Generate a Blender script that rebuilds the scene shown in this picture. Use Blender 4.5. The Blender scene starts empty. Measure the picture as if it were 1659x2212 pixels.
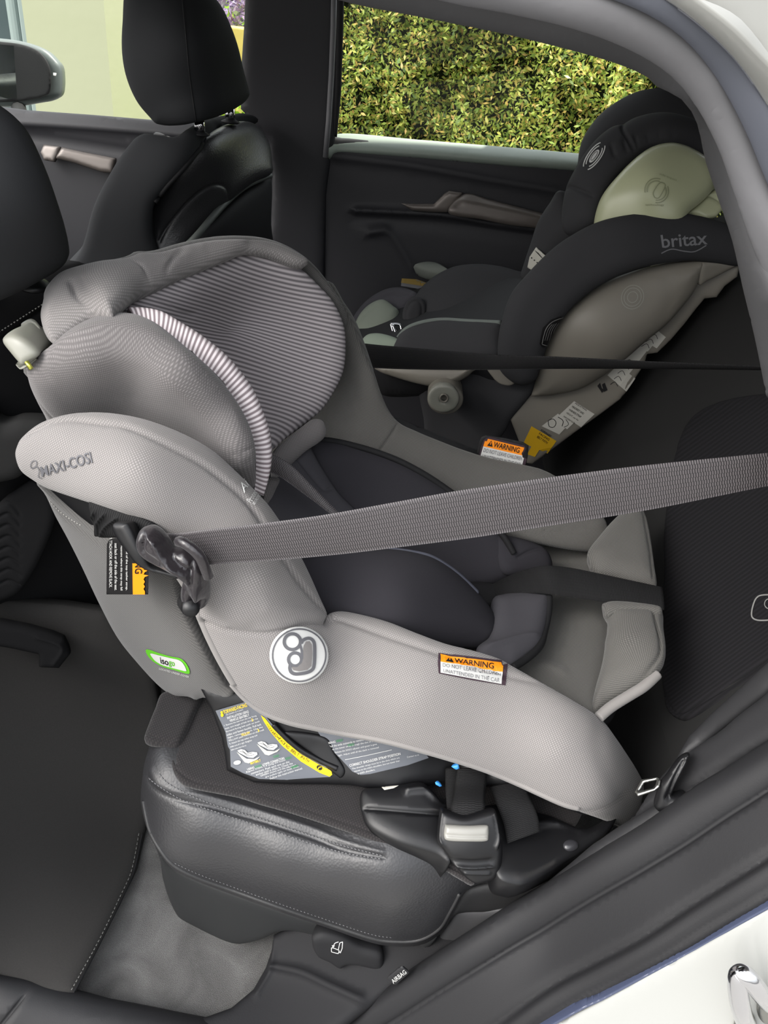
import bpy, math, random
import numpy as np
from mathutils import Vector, Matrix
from mathutils.geometry import delaunay_2d_cdt
from mathutils.bvhtree import BVHTree
random.seed(4); rng = np.random.default_rng(4)
SC = bpy.context.scene; COL = SC.collection
# ------------------------------------------------------------------ camera
CAM = np.array([0.0, -0.45, 1.40]); TH = math.radians(33); PH = math.radians(6.5); FP = 1660.0
Fw = np.array([0, math.cos(TH), -math.sin(TH)]); R0 = np.array([1.0, 0, 0]); U0 = np.array([0, math.sin(TH), math.cos(TH)])
Rr = math.cos(PH)*R0 + math.sin(PH)*U0; Uu = -math.sin(PH)*R0 + math.cos(PH)*U0
cd = bpy.data.cameras.new('camera'); cd.sensor_fit = 'VERTICAL'; cd.sensor_height = 36; cd.sensor_width = 36
cd.lens = FP/2212*36; cd.clip_start = 0.02; cd.clip_end = 200
co = bpy.data.objects.new('camera', cd); COL.objects.link(co)
co.matrix_world = Matrix(((Rr[0], Uu[0], -Fw[0], CAM[0]), (Rr[1], Uu[1], -Fw[1], CAM[1]), (Rr[2], Uu[2], -Fw[2], CAM[2]), (0, 0, 0, 1)))
SC.camera = co
def dirs(p):
    p = np.asarray(p, float).reshape(-1, 2)
    return Fw + ((p[:, 0:1]-829.5)/FP)*Rr + ((1106-p[:, 1:2])/FP)*Uu
def tof(px, py, spec):
    d = dirs([(px, py)])[0]
    k, v = spec if isinstance(spec, tuple) else ('y', spec)
    if k == 'd': return v
    i = 'xyz'.index(k)
    return (v-CAM[i])/d[i]
def P(px, py, y=None, z=None, x=None):
    s = ('y', y) if y is not None else (('z', z) if z is not None else ('x', x))
    return CAM + tof(px, py, s)*dirs([(px, py)])[0]
class Field:
    """a smooth surface through anchors (px, py, y) or (px, py, (axis, value))"""
    def __init__(s, anchors, tb=None):
        s.tb = tb
        a = [(q[0], q[1], 1/tof(q[0], q[1], q[2])) for q in anchors]
        s.p = np.array([[q[0], q[1]] for q in a], float)/1000; w = np.array([q[2] for q in a]); n = len(a)
        if n < 3: s.c = None; s.a = np.array([w.mean(), 0, 0]); return
        if n == 3:
            s.c = None; s.a = np.linalg.solve(np.c_[np.ones(3), s.p], w); return
        K = s.k(s.p) + 1e-6*np.eye(n); Q = np.c_[np.ones(n), s.p]
        M = np.block([[K, Q], [Q.T, np.zeros((3, 3))]]); r = np.linalg.solve(M, np.r_[w, 0, 0, 0]); s.c = r[:n]; s.a = r[n:]
    def k(s, x):
        d2 = ((x[:, None]-s.p[None])**2).sum(2); return 0.5*d2*np.log(d2+1e-12)
    def t(s, p):
        x = np.asarray(p, float).reshape(-1, 2)/1000; v = s.a[0]+x@s.a[1:]
        if s.c is not None: v = v+s.k(x)@s.c
        return 1/v+(s.tb(np.asarray(p, float).reshape(-1, 2)) if s.tb else 0)
    def S(s, p):
        p = np.asarray(p, float).reshape(-1, 2); return CAM+s.t(p)[:, None]*dirs(p)
    def N(s, p):
        p = np.asarray(p, float).reshape(-1, 2); e = 8.0 if s.tb else 2.0
        n = np.cross(s.S(p+[e, 0])-s.S(p-[e, 0]), s.S(p+[0, e])-s.S(p-[0, e])); n /= np.linalg.norm(n, axis=1)[:, None]+1e-12
        f = np.sign((n*dirs(p)).sum(1)); return -n*f[:, None]
# ------------------------------------------------------------------ curves
def cr(pts, closed=False, sub=8):
    p = np.asarray(pts, float); n = len(p); out = []
    rng_ = range(n) if closed else range(n-1)
    for i in rng_:
        if closed: a, b, c, d = p[i-1], p[i], p[(i+1) % n], p[(i+2) % n]
        else: a, b, c, d = p[max(i-1, 0)], p[i], p[i+1], p[min(i+2, n-1)]
        if np.linalg.norm(b-c) < 1e-9: continue
        for k in range(sub):
            t = k/sub
            out.append(0.5*((2*b)+(-a+c)*t+(2*a-5*b+4*c-d)*t*t+(-a+3*b-3*c+d)*t**3))
    if not closed: out.append(p[-1])
    return np.array(out)
def resamp(p, step, closed=False, n=None):
    p = np.asarray(p, float)
    if closed: p = np.r_[p, p[:1]]
    L = np.r_[0, np.cumsum(np.linalg.norm(np.diff(p, axis=0), axis=1))]
    n = n or max(2, int(round(L[-1]/step)))
    s = np.linspace(0, L[-1], n+1) if not closed else np.linspace(0, L[-1], n, endpoint=False)
    return np.stack([np.interp(s, L, p[:, k]) for k in range(p.shape[1])], 1)
def inside(p, poly):
    x, y = p[:, 0], p[:, 1]; r = np.zeros(len(p), bool); a = poly; b = np.roll(poly, -1, 0)
    for (x1, y1), (x2, y2) in zip(a, b):
        if y1 == y2: continue
        r ^= ((y1 > y) != (y2 > y)) & (x < (x2-x1)*(y-y1)/(y2-y1)+x1)
    return r
def segdist(p, line, closed=False):
    a = line if closed else line[:-1]; b = np.roll(line, -1, 0) if closed else line[1:]
    best = np.full(len(p), 1e9)
    for u, v in zip(a, b):
        w = v-u; l = (w@w)+1e-12; t = np.clip(((p-u)@w)/l, 0, 1); d = np.hypot(*(p-(u+t[:, None]*w)).T); best = np.minimum(best, d)
    return best
def lattice(poly, step):
    x0, y0 = poly.min(0); x1, y1 = poly.max(0); g = []
    for j, y in enumerate(np.arange(y0+step*.5, y1, step*.87)):
        for x in np.arange(x0+(j % 2)*step*.5, x1, step): g.append((x, y))
    return np.array(g) if g else np.zeros((0, 2))
def cdt(bd, pts):
    v = [Vector(q) for q in bd]+[Vector(q) for q in pts]; n = len(bd)
    r = delaunay_2d_cdt(v, [(i, (i+1) % n) for i in range(n)], [list(range(n))], 1, 1e-5)
    vv = np.array([tuple(q) for q in r[0]]); ff = [tuple(f) for f in r[2] if len(f) == 3]
    return vv, ff
# ------------------------------------------------------------------ objects
BV = {}
def link(name, me, mat, parent, kind=None, label=None):
    me.name = name
    o = bpy.data.objects.new(name, me); COL.objects.link(o)
    if mat is not None: me.materials.append(mat)
    if parent is not None: o.parent = parent
    if kind: o['kind'] = kind
    if label: o['label'] = label
    return o
def wpos(o):
    v = Vector((0, 0, 0))
    while o is not None: v = v+o.location; o = o.parent
    return np.array(v)
def mesh(name, verts, faces, mat, parent=None, smooth=True, uv=None, key=None, kind=None, label=None):
    verts = np.asarray(verts, float)
    if key: BV[key] = BVHTree.FromPolygons([tuple(v) for v in verts], [tuple(f) for f in faces])
    if parent is not None: base = wpos(parent)
    else: base = np.array([(verts[:, 0].min()+verts[:, 0].max())/2, (verts[:, 1].min()+verts[:, 1].max())/2, verts[:, 2].min()])
    me = bpy.data.meshes.new(name); me.from_pydata((verts-base).tolist(), [], [tuple(int(i) for i in f) for f in faces])
    if uv is not None:
        l = me.uv_layers.new(name='UVMap'); idx = np.zeros(len(me.loops), dtype=np.int32); me.loops.foreach_get('vertex_index', idx)
        l.data.foreach_set('uv', np.asarray(uv, float)[idx].ravel())
    if smooth: me.polygons.foreach_set('use_smooth', [True]*len(me.polygons))
    me.update(); o = link(name, me, mat, parent, kind, label)
    if parent is None: o.location = base.tolist()
    return o
def thing(name, label, cat, loc, group=None):
    o = bpy.data.objects.new(name, None); COL.objects.link(o); o.location = tuple(float(c) for c in loc); o.empty_display_size = .03
    o['label'] = label; o['category'] = cat
    if group: o['group'] = group
    return o
def tag(o, label, cat, group=None):
    o['label'] = label; o['category'] = cat
    if group: o['group'] = group
    return o
def panel(name, outline, anchors, mat, parent=None, T=.01, R=.012, back=.012, step=9, smooth=True, creases=(), holes=(), key=None, bump=None, kind=None, label=None, uvrot=0, field=None, tb=None):
    """a cushion-like or sheet-like solid: the outline on a curved surface, T thick on the near side, `back` behind"""
    F = field or Field(anchors, tb)
    o = cr(outline, True, 6) if smooth else np.asarray(outline, float)
    if smooth: bd = resamp(o, step, True)
    else:
        bd = []
        for a, b in zip(o, np.roll(o, -1, 0)):
            k = max(1, int(np.hypot(*(b-a))/step)); bd += [a+(b-a)*i/k for i in range(k)]
        bd = np.array(bd)
    tm = float(np.median(F.t(bd))); Rp = max(R/tm*FP, 1.0)
    pts = lattice(bd, step); pts = pts[inside(pts, bd)]; pts = pts[segdist(pts, bd, True) > max(step*.45, Rp*.35)]
    tn = np.roll(bd, -1, 0)-np.roll(bd, 1, 0); tn /= np.hypot(*tn.T)[:, None]+1e-9; nr = np.stack([-tn[:, 1], tn[:, 0]], 1)
    ar = 0.5*np.sum(bd[:, 0]*np.roll(bd[:, 1], -1)-np.roll(bd[:, 0], -1)*bd[:, 1])
    if ar < 0: nr = -nr
    extra = []
    for f in (.05, .2, .45):
        q = bd+nr*Rp*f; ok = inside(q, bd); q = q[ok]
        if len(q): q = q[segdist(q, bd, True) > Rp*f*.8]; extra.append(q)
    cl = []
    for c in creases:
        line = resamp(cr(c[0]), max(4, c[2]*.8)); cl.append((line, c[1], c[2]))
        d = np.gradient(line, axis=0); d /= np.hypot(*d.T)[:, None]+1e-9; nn = np.stack([-d[:, 1], d[:, 0]], 1)
        for k in (-1.6, -.8, 0, .8, 1.6):
            q = line+nn*c[2]*k; q = q[inside(q, bd)]
            if len(q): q = q[segdist(q, bd, True) > 2.5]; extra.append(q)
        if len(pts): pts = pts[segdist(pts, line) > c[2]*2]
    allp = np.concatenate([pts.reshape(-1, 2)]+[e.reshape(-1, 2) for e in extra])
    hp = []
    for h in holes:
        hb = resamp(cr(h, True, 6), step*.7, True); hp.append(hb); allp = np.concatenate([allp, hb])
    V, Fa = cdt(bd, allp)
    if hp:
        c = np.array([V[list(f)].mean(0) for f in Fa]); keep = np.ones(len(c), bool)
        for hb in hp: keep &= ~inside(c, hb)
        Fa = [f for f, k in zip(Fa, keep) if k]
    t = F.t(V); dist = segdist(V, bd, True)
    for hb in hp: dist = np.minimum(dist, segdist(V, hb, True))
    dist[dist < .05] = 0
    dm = dist*t/FP; q = np.sqrt(np.clip(1-(1-np.clip(dm/R, 0, 1))**2, 0, 1))
    S = CAM+t[:, None]*dirs(V); N = F.N(V); h = T*q
    for line, dep, w in cl:
        h = h+dep*np.exp(-(segdist(V, line)/w)**2)*np.clip(dm/(R*.5+1e-9), 0, 1)
    if bump is not None: h = h+bump(V)*q
    front = S+N*h[:, None]; bk = S-N*(back*q)[:, None]
    n = len(V); ec = {}
    for f in Fa:
        for a, b in ((f[0], f[1]), (f[1], f[2]), (f[2], f[0])): ec[(min(a, b), max(a, b))] = ec.get((min(a, b), max(a, b)), 0)+1
    rim = set(i for e, c in ec.items() if c == 1 for i in e)
    mp = {}; nv = []; 
    for i in range(n):
        if i in rim: mp[i] = i
        else: mp[i] = n+len(nv); nv.append(bk[i])
    # orientation: front faces towards the camera
    a, b, c = front[Fa[0][0]], front[Fa[0][1]], front[Fa[0][2]]
    flip = np.dot(np.cross(b-a, c-a), N[Fa[0][0]]) < 0
    ff = [f[::-1] if flip else f for f in Fa]; fb = [tuple(mp[i] for i in (f if flip else f[::-1])) for f in Fa]
    fb = [f for f in fb if len(set(f)) == 3]
    if key: BV[key] = BVHTree.FromPolygons([tuple(v) for v in front], ff)
    verts = np.concatenate([front, np.array(nv).reshape(-1, 3)])
    ca, sa = math.cos(uvrot), math.sin(uvrot)
    u2 = np.concatenate([V, np.array([V[i] for i in range(n) if i not in rim]).reshape(-1, 2)])*tm/FP
    u2 = np.stack([u2[:, 0]*ca-u2[:, 1]*sa, u2[:, 0]*sa+u2[:, 1]*ca], 1)
    seen = set(tuple(sorted(f)) for f in ff); fb = [f for f in fb if tuple(sorted(f)) not in seen]
    return mesh(name, verts, ff+fb, mat, parent, True, u2, None, kind, label)
def cast(keys, px, py, off=.0):
    d = dirs([(px, py)])[0]; dl = np.linalg.norm(d); best = None
    for k in (keys if isinstance(keys, (list, tuple)) else [keys]):
        r = BV[k].ray_cast(Vector(CAM), Vector(d/dl))
        if r[0] is not None and (best is None or r[3] < best[3]): best = r
    if best is None: return None
    n = np.array(best[1]); n = -n if n@d > 0 else n
    return np.array(best[0])+n*off
def castpath(keys, pts, off=0., step=6, smooth=True):
    p = resamp(cr(pts) if smooth and len(pts) > 2 else pts, step); out = []
    for q in p:
        r = cast(keys, q[0], q[1], off)
        if r is not None: out.append(r)
    return np.array(out)
def tube(path, r, n=8, closed=False):
    path = np.asarray(path, float); m = len(path); rr = np.full(m, r) if np.isscalar(r) else np.asarray(r, float)
    if closed: T = np.roll(path, -1, 0)-np.roll(path, 1, 0)
    else: T = np.gradient(path, axis=0)
    T /= np.linalg.norm(T, axis=1)[:, None]+1e-12
    u = np.cross(T[0], [0.13, 0.27, 0.95]); u /= np.linalg.norm(u)+1e-12; V = []
    for i in range(m):
        u = u-T[i]*(u@T[i]); u /= np.linalg.norm(u)+1e-12; w = np.cross(T[i], u)
        for k in range(n):
            a = 2*math.pi*k/n; V.append(path[i]+rr[i]*(math.cos(a)*u+math.sin(a)*w))
    F = []
    for i in range(m if closed else m-1):
        j = (i+1) % m
        for k in range(n): F.append((i*n+k, i*n+(k+1) % n, j*n+(k+1) % n, j*n+k))
    if not closed: F.append(tuple(range(n))[::-1]); F.append(tuple((m-1)*n+k for k in range(n)))
    return V, F
class Acc:
    def __init__(s): s.v = []; s.f = []; s.u = []
    def add(s, V, F, uv=None):
        b = len(s.v); s.v += [tuple(q) for q in V]; s.f += [tuple(i+b for i in f) for f in F]
        if uv is not None: s.u += [tuple(q) for q in uv]
        return s
    def build(s, name, mat, parent=None, **k):
        if not s.v: return None
        return mesh(name, s.v, s.f, mat, parent, uv=(s.u if s.u else None), **k)
def seam(name, keys, pts, r, mat, parent, off=0., step=5, smooth=True, label=None):
    p = castpath(keys, pts, off, step, smooth)
    if len(p) < 2: return None
    V, F = tube(p, r, 8); return mesh(name, V, F, mat, parent, label=label)
def stitches(name, keys, lines, mat, parent, r=.0005, dash=5, gap=4, off=.0004, label=None):
    A = Acc()
    for pts in lines:
        p = resamp(cr(pts) if len(pts) > 2 else np.array(pts, float), dash+gap)
        for a, b in zip(p[:-1], p[1:]):
            c = a+(b-a)*dash/(dash+gap); q = [cast(keys, *a, off), cast(keys, *((a+c)/2), off+.0003), cast(keys, *c, off)]
            if any(x is None for x in q): continue
            A.add(*tube(q, r, 5))
    return A.build(name, mat, parent, label=label)
def ribbon(name, A, B, mat, parent=None, thick=.0014, n=80, m=10, camber=0., key=None, kind=None, label=None, wave=None):
    """a woven strap between the edge lines A and B, each a list of (px, py, y)"""
    a = resamp(cr([P(*q) if not isinstance(q[2], tuple) else CAM+tof(*q)*dirs([q[:2]])[0] for q in A]), 1, n=n)
    b = resamp(cr([P(*q) if not isinstance(q[2], tuple) else CAM+tof(*q)*dirs([q[:2]])[0] for q in B]), 1, n=n)
    V = []; UV = []; L = np.r_[0, np.cumsum(np.linalg.norm(np.diff((a+b)/2, axis=0), axis=1))]
    for side in (1, -1):
        for i in range(len(a)):
            tdir = (a[min(i+1, n)]+b[min(i+1, n)]-a[max(i-1, 0)]-b[max(i-1, 0)]); nn = np.cross(tdir, b[i]-a[i]); nn /= np.linalg.norm(nn)+1e-12
            if nn@(a[i]-CAM) > 0: nn = -nn
            for j in range(m+1):
                v = j/m; e = (1-(2*v-1)**8)
                c = camber*math.sin(math.pi*v)+(wave(i/n, v) if wave else 0)
                V.append(a[i]*(1-v)+b[i]*v+nn*(side*thick/2*e+c)); UV.append((L[i], v))
    F = []; o = (n+1)*(m+1)
    for i in range(n):
        for j in range(m):
            q = (i*(m+1)+j, i*(m+1)+j+1, (i+1)*(m+1)+j+1, (i+1)*(m+1)+j); F.append(q); F.append(tuple(k+o for k in q[::-1]))
    for i in (0, n):
        for j in range(m):
            q = (i*(m+1)+j, i*(m+1)+j+1, i*(m+1)+j+1+o, i*(m+1)+j+o); F.append(q if i else q[::-1])
    for j in (0, m):
        for i in range(n):
            q = (i*(m+1)+j, (i+1)*(m+1)+j, (i+1)*(m+1)+j+o, i*(m+1)+j+o); F.append(q if j == 0 else q[::-1])
    return mesh(name, V, F, mat, parent, True, UV, key, kind, label)
def decal(name, keys, outline, mat, parent, off=.0008, step=6, smooth=False, holes=(), label=None, key=None):
    o = cr(outline, True, 6) if smooth else np.asarray(outline, float); bd = []
    for a, b in zip(o, np.roll(o, -1, 0)):
        k = max(1, int(np.hypot(*(b-a))/step)); bd += [a+(b-a)*i/k for i in range(k)]
    bd = np.array(bd); pts = lattice(bd, step)
    if len(pts): pts = pts[inside(pts, bd)]
    if len(pts): pts = pts[segdist(pts, bd, True) > step*.4]
    hp = [resamp(cr(h, True, 6), 3, True) for h in holes]
    for h in hp: pts = np.concatenate([pts.reshape(-1, 2), h])
    V, F = cdt(bd, pts.reshape(-1, 2))
    for h in hp:
        F = [f for f in F if not inside(np.array([V[list(f)].mean(0)]), h)[0]]
    X, ok = [], []
    for q in V:
        r = cast(keys, q[0], q[1], off); ok.append(r is not None); X.append(r if r is not None else (0, 0, 0))
    F = [f for f in F if all(ok[i] for i in f)]
    used = sorted(set(i for f in F for i in f)); m = {i: k for k, i in enumerate(used)}
    if not F: return None
    return mesh(name, [X[i] for i in used], [tuple(m[i] for i in f) for f in F], mat, parent, False, [V[i]/1000 for i in used], key, label=label)
TX = {}
def textgeo(s, bold=False):
    if s in TX: return TX[s]
    c = bpy.data.curves.new('t', 'FONT'); c.body = s; c.size = 1; c.resolution_u = 3; c.offset = .012 if bold else 0
    o = bpy.data.objects.new('t', c); COL.objects.link(o); dg = bpy.context.evaluated_depsgraph_get(); dg.update()
    me = bpy.data.meshes.new_from_object(o.evaluated_get(dg)); V = np.array([v.co[:2] for v in me.vertices]); F = [tuple(p.vertices) for p in me.polygons]
    bpy.data.objects.remove(o); bpy.data.curves.remove(c); bpy.data.meshes.remove(me)
    V[:, 0] -= V[:, 0].min(); V[:, 0] /= V[:, 0].max(); lo, hi = (V[:, 1].min(), V[:, 1].max()); V[:, 1] = (V[:, 1]-lo)/(hi-lo)
    TX[s] = (V, F); return TX[s]
def quad(q, u, v):
    tl, tr, br, bl = [np.array(k, float) for k in q]; return (tl*(1-u)+tr*u)*v+(bl*(1-u)+br*u)*(1-v)
def text(acc, keys, s, q, off=.0012, bold=False):
    V, F = textgeo(s, bold); X = []; ok = []
    for u, v in V:
        p = quad(q, u, v); r = cast(keys, p[0], p[1], off); ok.append(r is not None); X.append(r if r is not None else (0, 0, 0))
    acc.add(X, [f for f in F if all(ok[i] for i in f)])
def poly_on(acc, keys, pts, off=.0012):
    p = np.asarray(pts, float); bd = []
    for a, b in zip(p, np.roll(p, -1, 0)):
        k = max(1, int(np.hypot(*(b-a))/5)); bd += [a+(b-a)*i/k for i in range(k)]
    bd = np.array(bd); g = lattice(bd, 6)
    if len(g): g = g[inside(g, bd)]
    if len(g): g = g[segdist(g, bd, True) > 2.5]
    V, F = cdt(bd, g.reshape(-1, 2)); X = [cast(keys, q[0], q[1], off) for q in V]
    F = [f for f in F if all(X[i] is not None for i in f)]; acc.add([x if x is not None else (0, 0, 0) for x in X], F)
def on(key, pts, off=.003):
    out = []
    for x, y in pts:
        r = cast(key, x, y, off)
        if r is not None: out.append((x, y, ('y', float(r[1]))))
    return out
def line_on(acc, keys, pts, w, off=.0012, closed=False, smooth=True, step=4):
    """a flat printed line of width w pixels' worth on a surface"""
    p = cr(pts, closed) if smooth and len(pts) > 2 else np.array(pts, float)
    p = resamp(p, step, closed); n = len(p)
    d = (np.roll(p, -1, 0)-np.roll(p, 1, 0)) if closed else np.gradient(p, axis=0)
    d /= np.hypot(*d.T)[:, None]+1e-9; nn = np.stack([-d[:, 1], d[:, 0]], 1)*w/2
    a = [cast(keys, *q, off) for q in p+nn]; b = [cast(keys, *q, off) for q in p-nn]
    for i in range(n if closed else n-1):
        j = (i+1) % n; q = (a[i], a[j], b[j], b[i])
        if any(x is None for x in q): continue
        acc.add(q, [(0, 1, 2, 3)])
def ellipse(cx, cy, a, b, rot=0, n=20):
    return [(cx+a*math.cos(t)*math.cos(rot)-b*math.sin(t)*math.sin(rot), cy+a*math.cos(t)*math.sin(rot)+b*math.sin(t)*math.cos(rot)) for t in np.linspace(0, 2*math.pi, n, endpoint=False)]
def prism(name, prof, y0, y1, mat, parent=None, kind=None, key=None, ny=1, bev=.01):
    n = len(prof); V = []; F = []
    for k in range(ny+1):
        y = y0+(y1-y0)*k/ny; V += [(x, y, z) for x, z in prof]
    for k in range(ny):
        for i in range(n): F.append((k*n+i, k*n+(i+1) % n, (k+1)*n+(i+1) % n, (k+1)*n+i))
    F.append(tuple(range(n))[::-1]); F.append(tuple(ny*n+i for i in range(n)))
    o = mesh(name, V, F, mat, parent, False, None, key, kind)
    if bev:
        b = o.modifiers.new('bevel', 'BEVEL'); b.width = bev; b.segments = 3; b.limit_method = 'ANGLE'
    return o
def box(name, lo, hi, mat, parent=None, bev=.003, kind=None):
    (x0, y0, z0), (x1, y1, z1) = lo, hi
    return prism(name, [(x0, z0), (x1, z0), (x1, z1), (x0, z1)], y0, y1, mat, parent, kind, None, 1, bev)
# ------------------------------------------------------------------ materials
def srgb(c): return tuple((x/255/12.92 if x/255 <= .04045 else ((x/255+.055)/1.055)**2.4) for x in c)+(1,)
def M(name, col, rough=.6, spec=.5, metal=0., **k):
    m = bpy.data.materials.new(name); m.use_nodes = True; nt = m.node_tree; b = nt.nodes['Principled BSDF']
    b.inputs['Base Color'].default_value = srgb(col); b.inputs['Roughness'].default_value = rough
    b.inputs['Specular IOR Level'].default_value = spec; b.inputs['Metallic'].default_value = metal
    for a, v in k.items(): b.inputs[a.replace('_', ' ')].default_value = v
    return m
def nodes(m): return m.node_tree.nodes, m.node_tree.links, m.node_tree.nodes['Principled BSDF']
def N_(nt, t, **k):
    n = nt.new(t)
    for a, v in k.items():
        if a in n.inputs: n.inputs[a].default_value = v
        else: setattr(n, a, v)
    return n
def weave(m, c1, c2, period=.0022, bump=.35, rot=.5, mott=.12, diag=False):
    """woven cloth: fine threads as colour and relief, laid along the panel's own cloth direction"""
    nt, ln, b = nodes(m); tc = N_(nt, 'ShaderNodeTexCoord'); mp = N_(nt, 'ShaderNodeMapping'); mp.inputs['Rotation'].default_value = (0, 0, rot)
    ln.new(tc.outputs['UV'], mp.inputs['Vector']); s = 2*math.pi/(20*period)
    w1 = N_(nt, 'ShaderNodeTexWave', wave_type='BANDS', bands_direction='X', Scale=s, Distortion=.6); w1.inputs['Detail Scale'].default_value = 2
    w2 = N_(nt, 'ShaderNodeTexWave', wave_type='BANDS', bands_direction='Y', Scale=s*(.55 if diag else 1), Distortion=.6)
    for w in (w1, w2): ln.new(mp.outputs[0], w.inputs['Vector'])
    mu = N_(nt, 'ShaderNodeMath', operation='MULTIPLY' if not diag else 'ADD'); ln.new(w1.outputs['Fac'], mu.inputs[0]); ln.new(w2.outputs['Fac'], mu.inputs[1])
    if diag:
        w2.inputs['Scale'].default_value = s*.2; m2 = N_(nt, 'ShaderNodeMath', operation='MULTIPLY'); m2.inputs[1].default_value = .5; ln.new(mu.outputs[0], m2.inputs[0]); mu = m2
    rp = N_(nt, 'ShaderNodeMix', data_type='RGBA'); rp.inputs[6].default_value = srgb(c1); rp.inputs[7].default_value = srgb(c2); ln.new(mu.outputs[0], rp.inputs[0])
    no = N_(nt, 'ShaderNodeTexNoise', Scale=900.0); ln.new(mp.outputs[0], no.inputs['Vector'])
    hs = N_(nt, 'ShaderNodeHueSaturation'); mr = N_(nt, 'ShaderNodeMapRange'); mr.inputs[3].default_value = 1-mott; mr.inputs[4].default_value = 1+mott
    ln.new(no.outputs[0], mr.inputs[0]); ln.new(mr.outputs[0], hs.inputs['Value']); ln.new(rp.outputs[2], hs.inputs['Color']); ln.new(hs.outputs[0], b.inputs['Base Color'])
    bp = N_(nt, 'ShaderNodeBump', Strength=bump, Distance=.0006); ln.new(mu.outputs[0], bp.inputs['Height']); ln.new(bp.outputs[0], b.inputs['Normal'])
    b.inputs['Sheen Weight'].default_value = .15; b.inputs['Sheen Roughness'].default_value = .5
    return m
def stripes(m, c1, c2, period, ang, sharp=.35):
    nt, ln, b = nodes(m); tc = N_(nt, 'ShaderNodeTexCoord'); mp = N_(nt, 'ShaderNodeMapping'); mp.inputs['Rotation'].default_value = (0, 0, ang)
    ln.new(tc.outputs['UV'], mp.inputs['Vector']); w = N_(nt, 'ShaderNodeTexWave', wave_type='BANDS', bands_direction='X', Scale=2*math.pi/(20*period)); ln.new(mp.outputs[0], w.inputs['Vector'])
    r = N_(nt, 'ShaderNodeMapRange'); r.inputs[1].default_value = .5-sharp/2; r.inputs[2].default_value = .5+sharp/2; ln.new(w.outputs['Fac'], r.inputs[0])
    x = N_(nt, 'ShaderNodeMix', data_type='RGBA'); x.inputs[6].default_value = srgb(c1); x.inputs[7].default_value = srgb(c2); ln.new(r.outputs[0], x.inputs[0]); ln.new(x.outputs[2], b.inputs['Base Color'])
    bp = N_(nt, 'ShaderNodeBump', Strength=.3, Distance=.0008); ln.new(w.outputs['Fac'], bp.inputs['Height']); ln.new(bp.outputs[0], b.inputs['Normal'])
    return m
def grain(m, scale=500., bump=.2, dist=.0006, kind='noise', colvar=0., coord='Object', big=0.):
    nt, ln, b = nodes(m); tc = N_(nt, 'ShaderNodeTexCoord')
    if kind == 'voronoi': no = N_(nt, 'ShaderNodeTexVoronoi', Scale=scale); out = no.outputs['Distance']
    else: no = N_(nt, 'ShaderNodeTexNoise', Scale=scale, Detail=3.0); out = no.outputs[0]
    ln.new(tc.outputs[coord], no.inputs['Vector'])
    bp = N_(nt, 'ShaderNodeBump', Strength=bump, Distance=dist); ln.new(out, bp.inputs['Height']); ln.new(bp.outputs[0], b.inputs['Normal'])
    if colvar:
        n2 = N_(nt, 'ShaderNodeTexNoise', Scale=scale*.5, Detail=4.0); ln.new(tc.outputs[coord], n2.inputs['Vector'])
        hs = N_(nt, 'ShaderNodeHueSaturation', Color=tuple(b.inputs['Base Color'].default_value)); mr = N_(nt, 'ShaderNodeMapRange'); mr.inputs[3].default_value = 1-colvar; mr.inputs[4].default_value = 1+colvar
        ln.new(n2.outputs[0], mr.inputs[0]); ln.new(mr.outputs[0], hs.inputs['Value']); ln.new(hs.outputs[0], b.inputs['Base Color'])
        if big:
            n3 = N_(nt, 'ShaderNodeTexNoise', Scale=14.0, Detail=3.0, Distortion=.8); ln.new(tc.outputs[coord], n3.inputs['Vector']); m3 = N_(nt, 'ShaderNodeMapRange'); m3.inputs[1].default_value = .3; m3.inputs[2].default_value = .7; m3.inputs[3].default_value = 1-big; m3.inputs[4].default_value = 1+big
            ln.new(n3.outputs[0], m3.inputs[0]); mm = N_(nt, 'ShaderNodeMath', operation='MULTIPLY'); ln.new(mr.outputs[0], mm.inputs[0]); ln.new(m3.outputs[0], mm.inputs[1]); ln.new(mm.outputs[0], hs.inputs['Value'])
    return m
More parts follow.
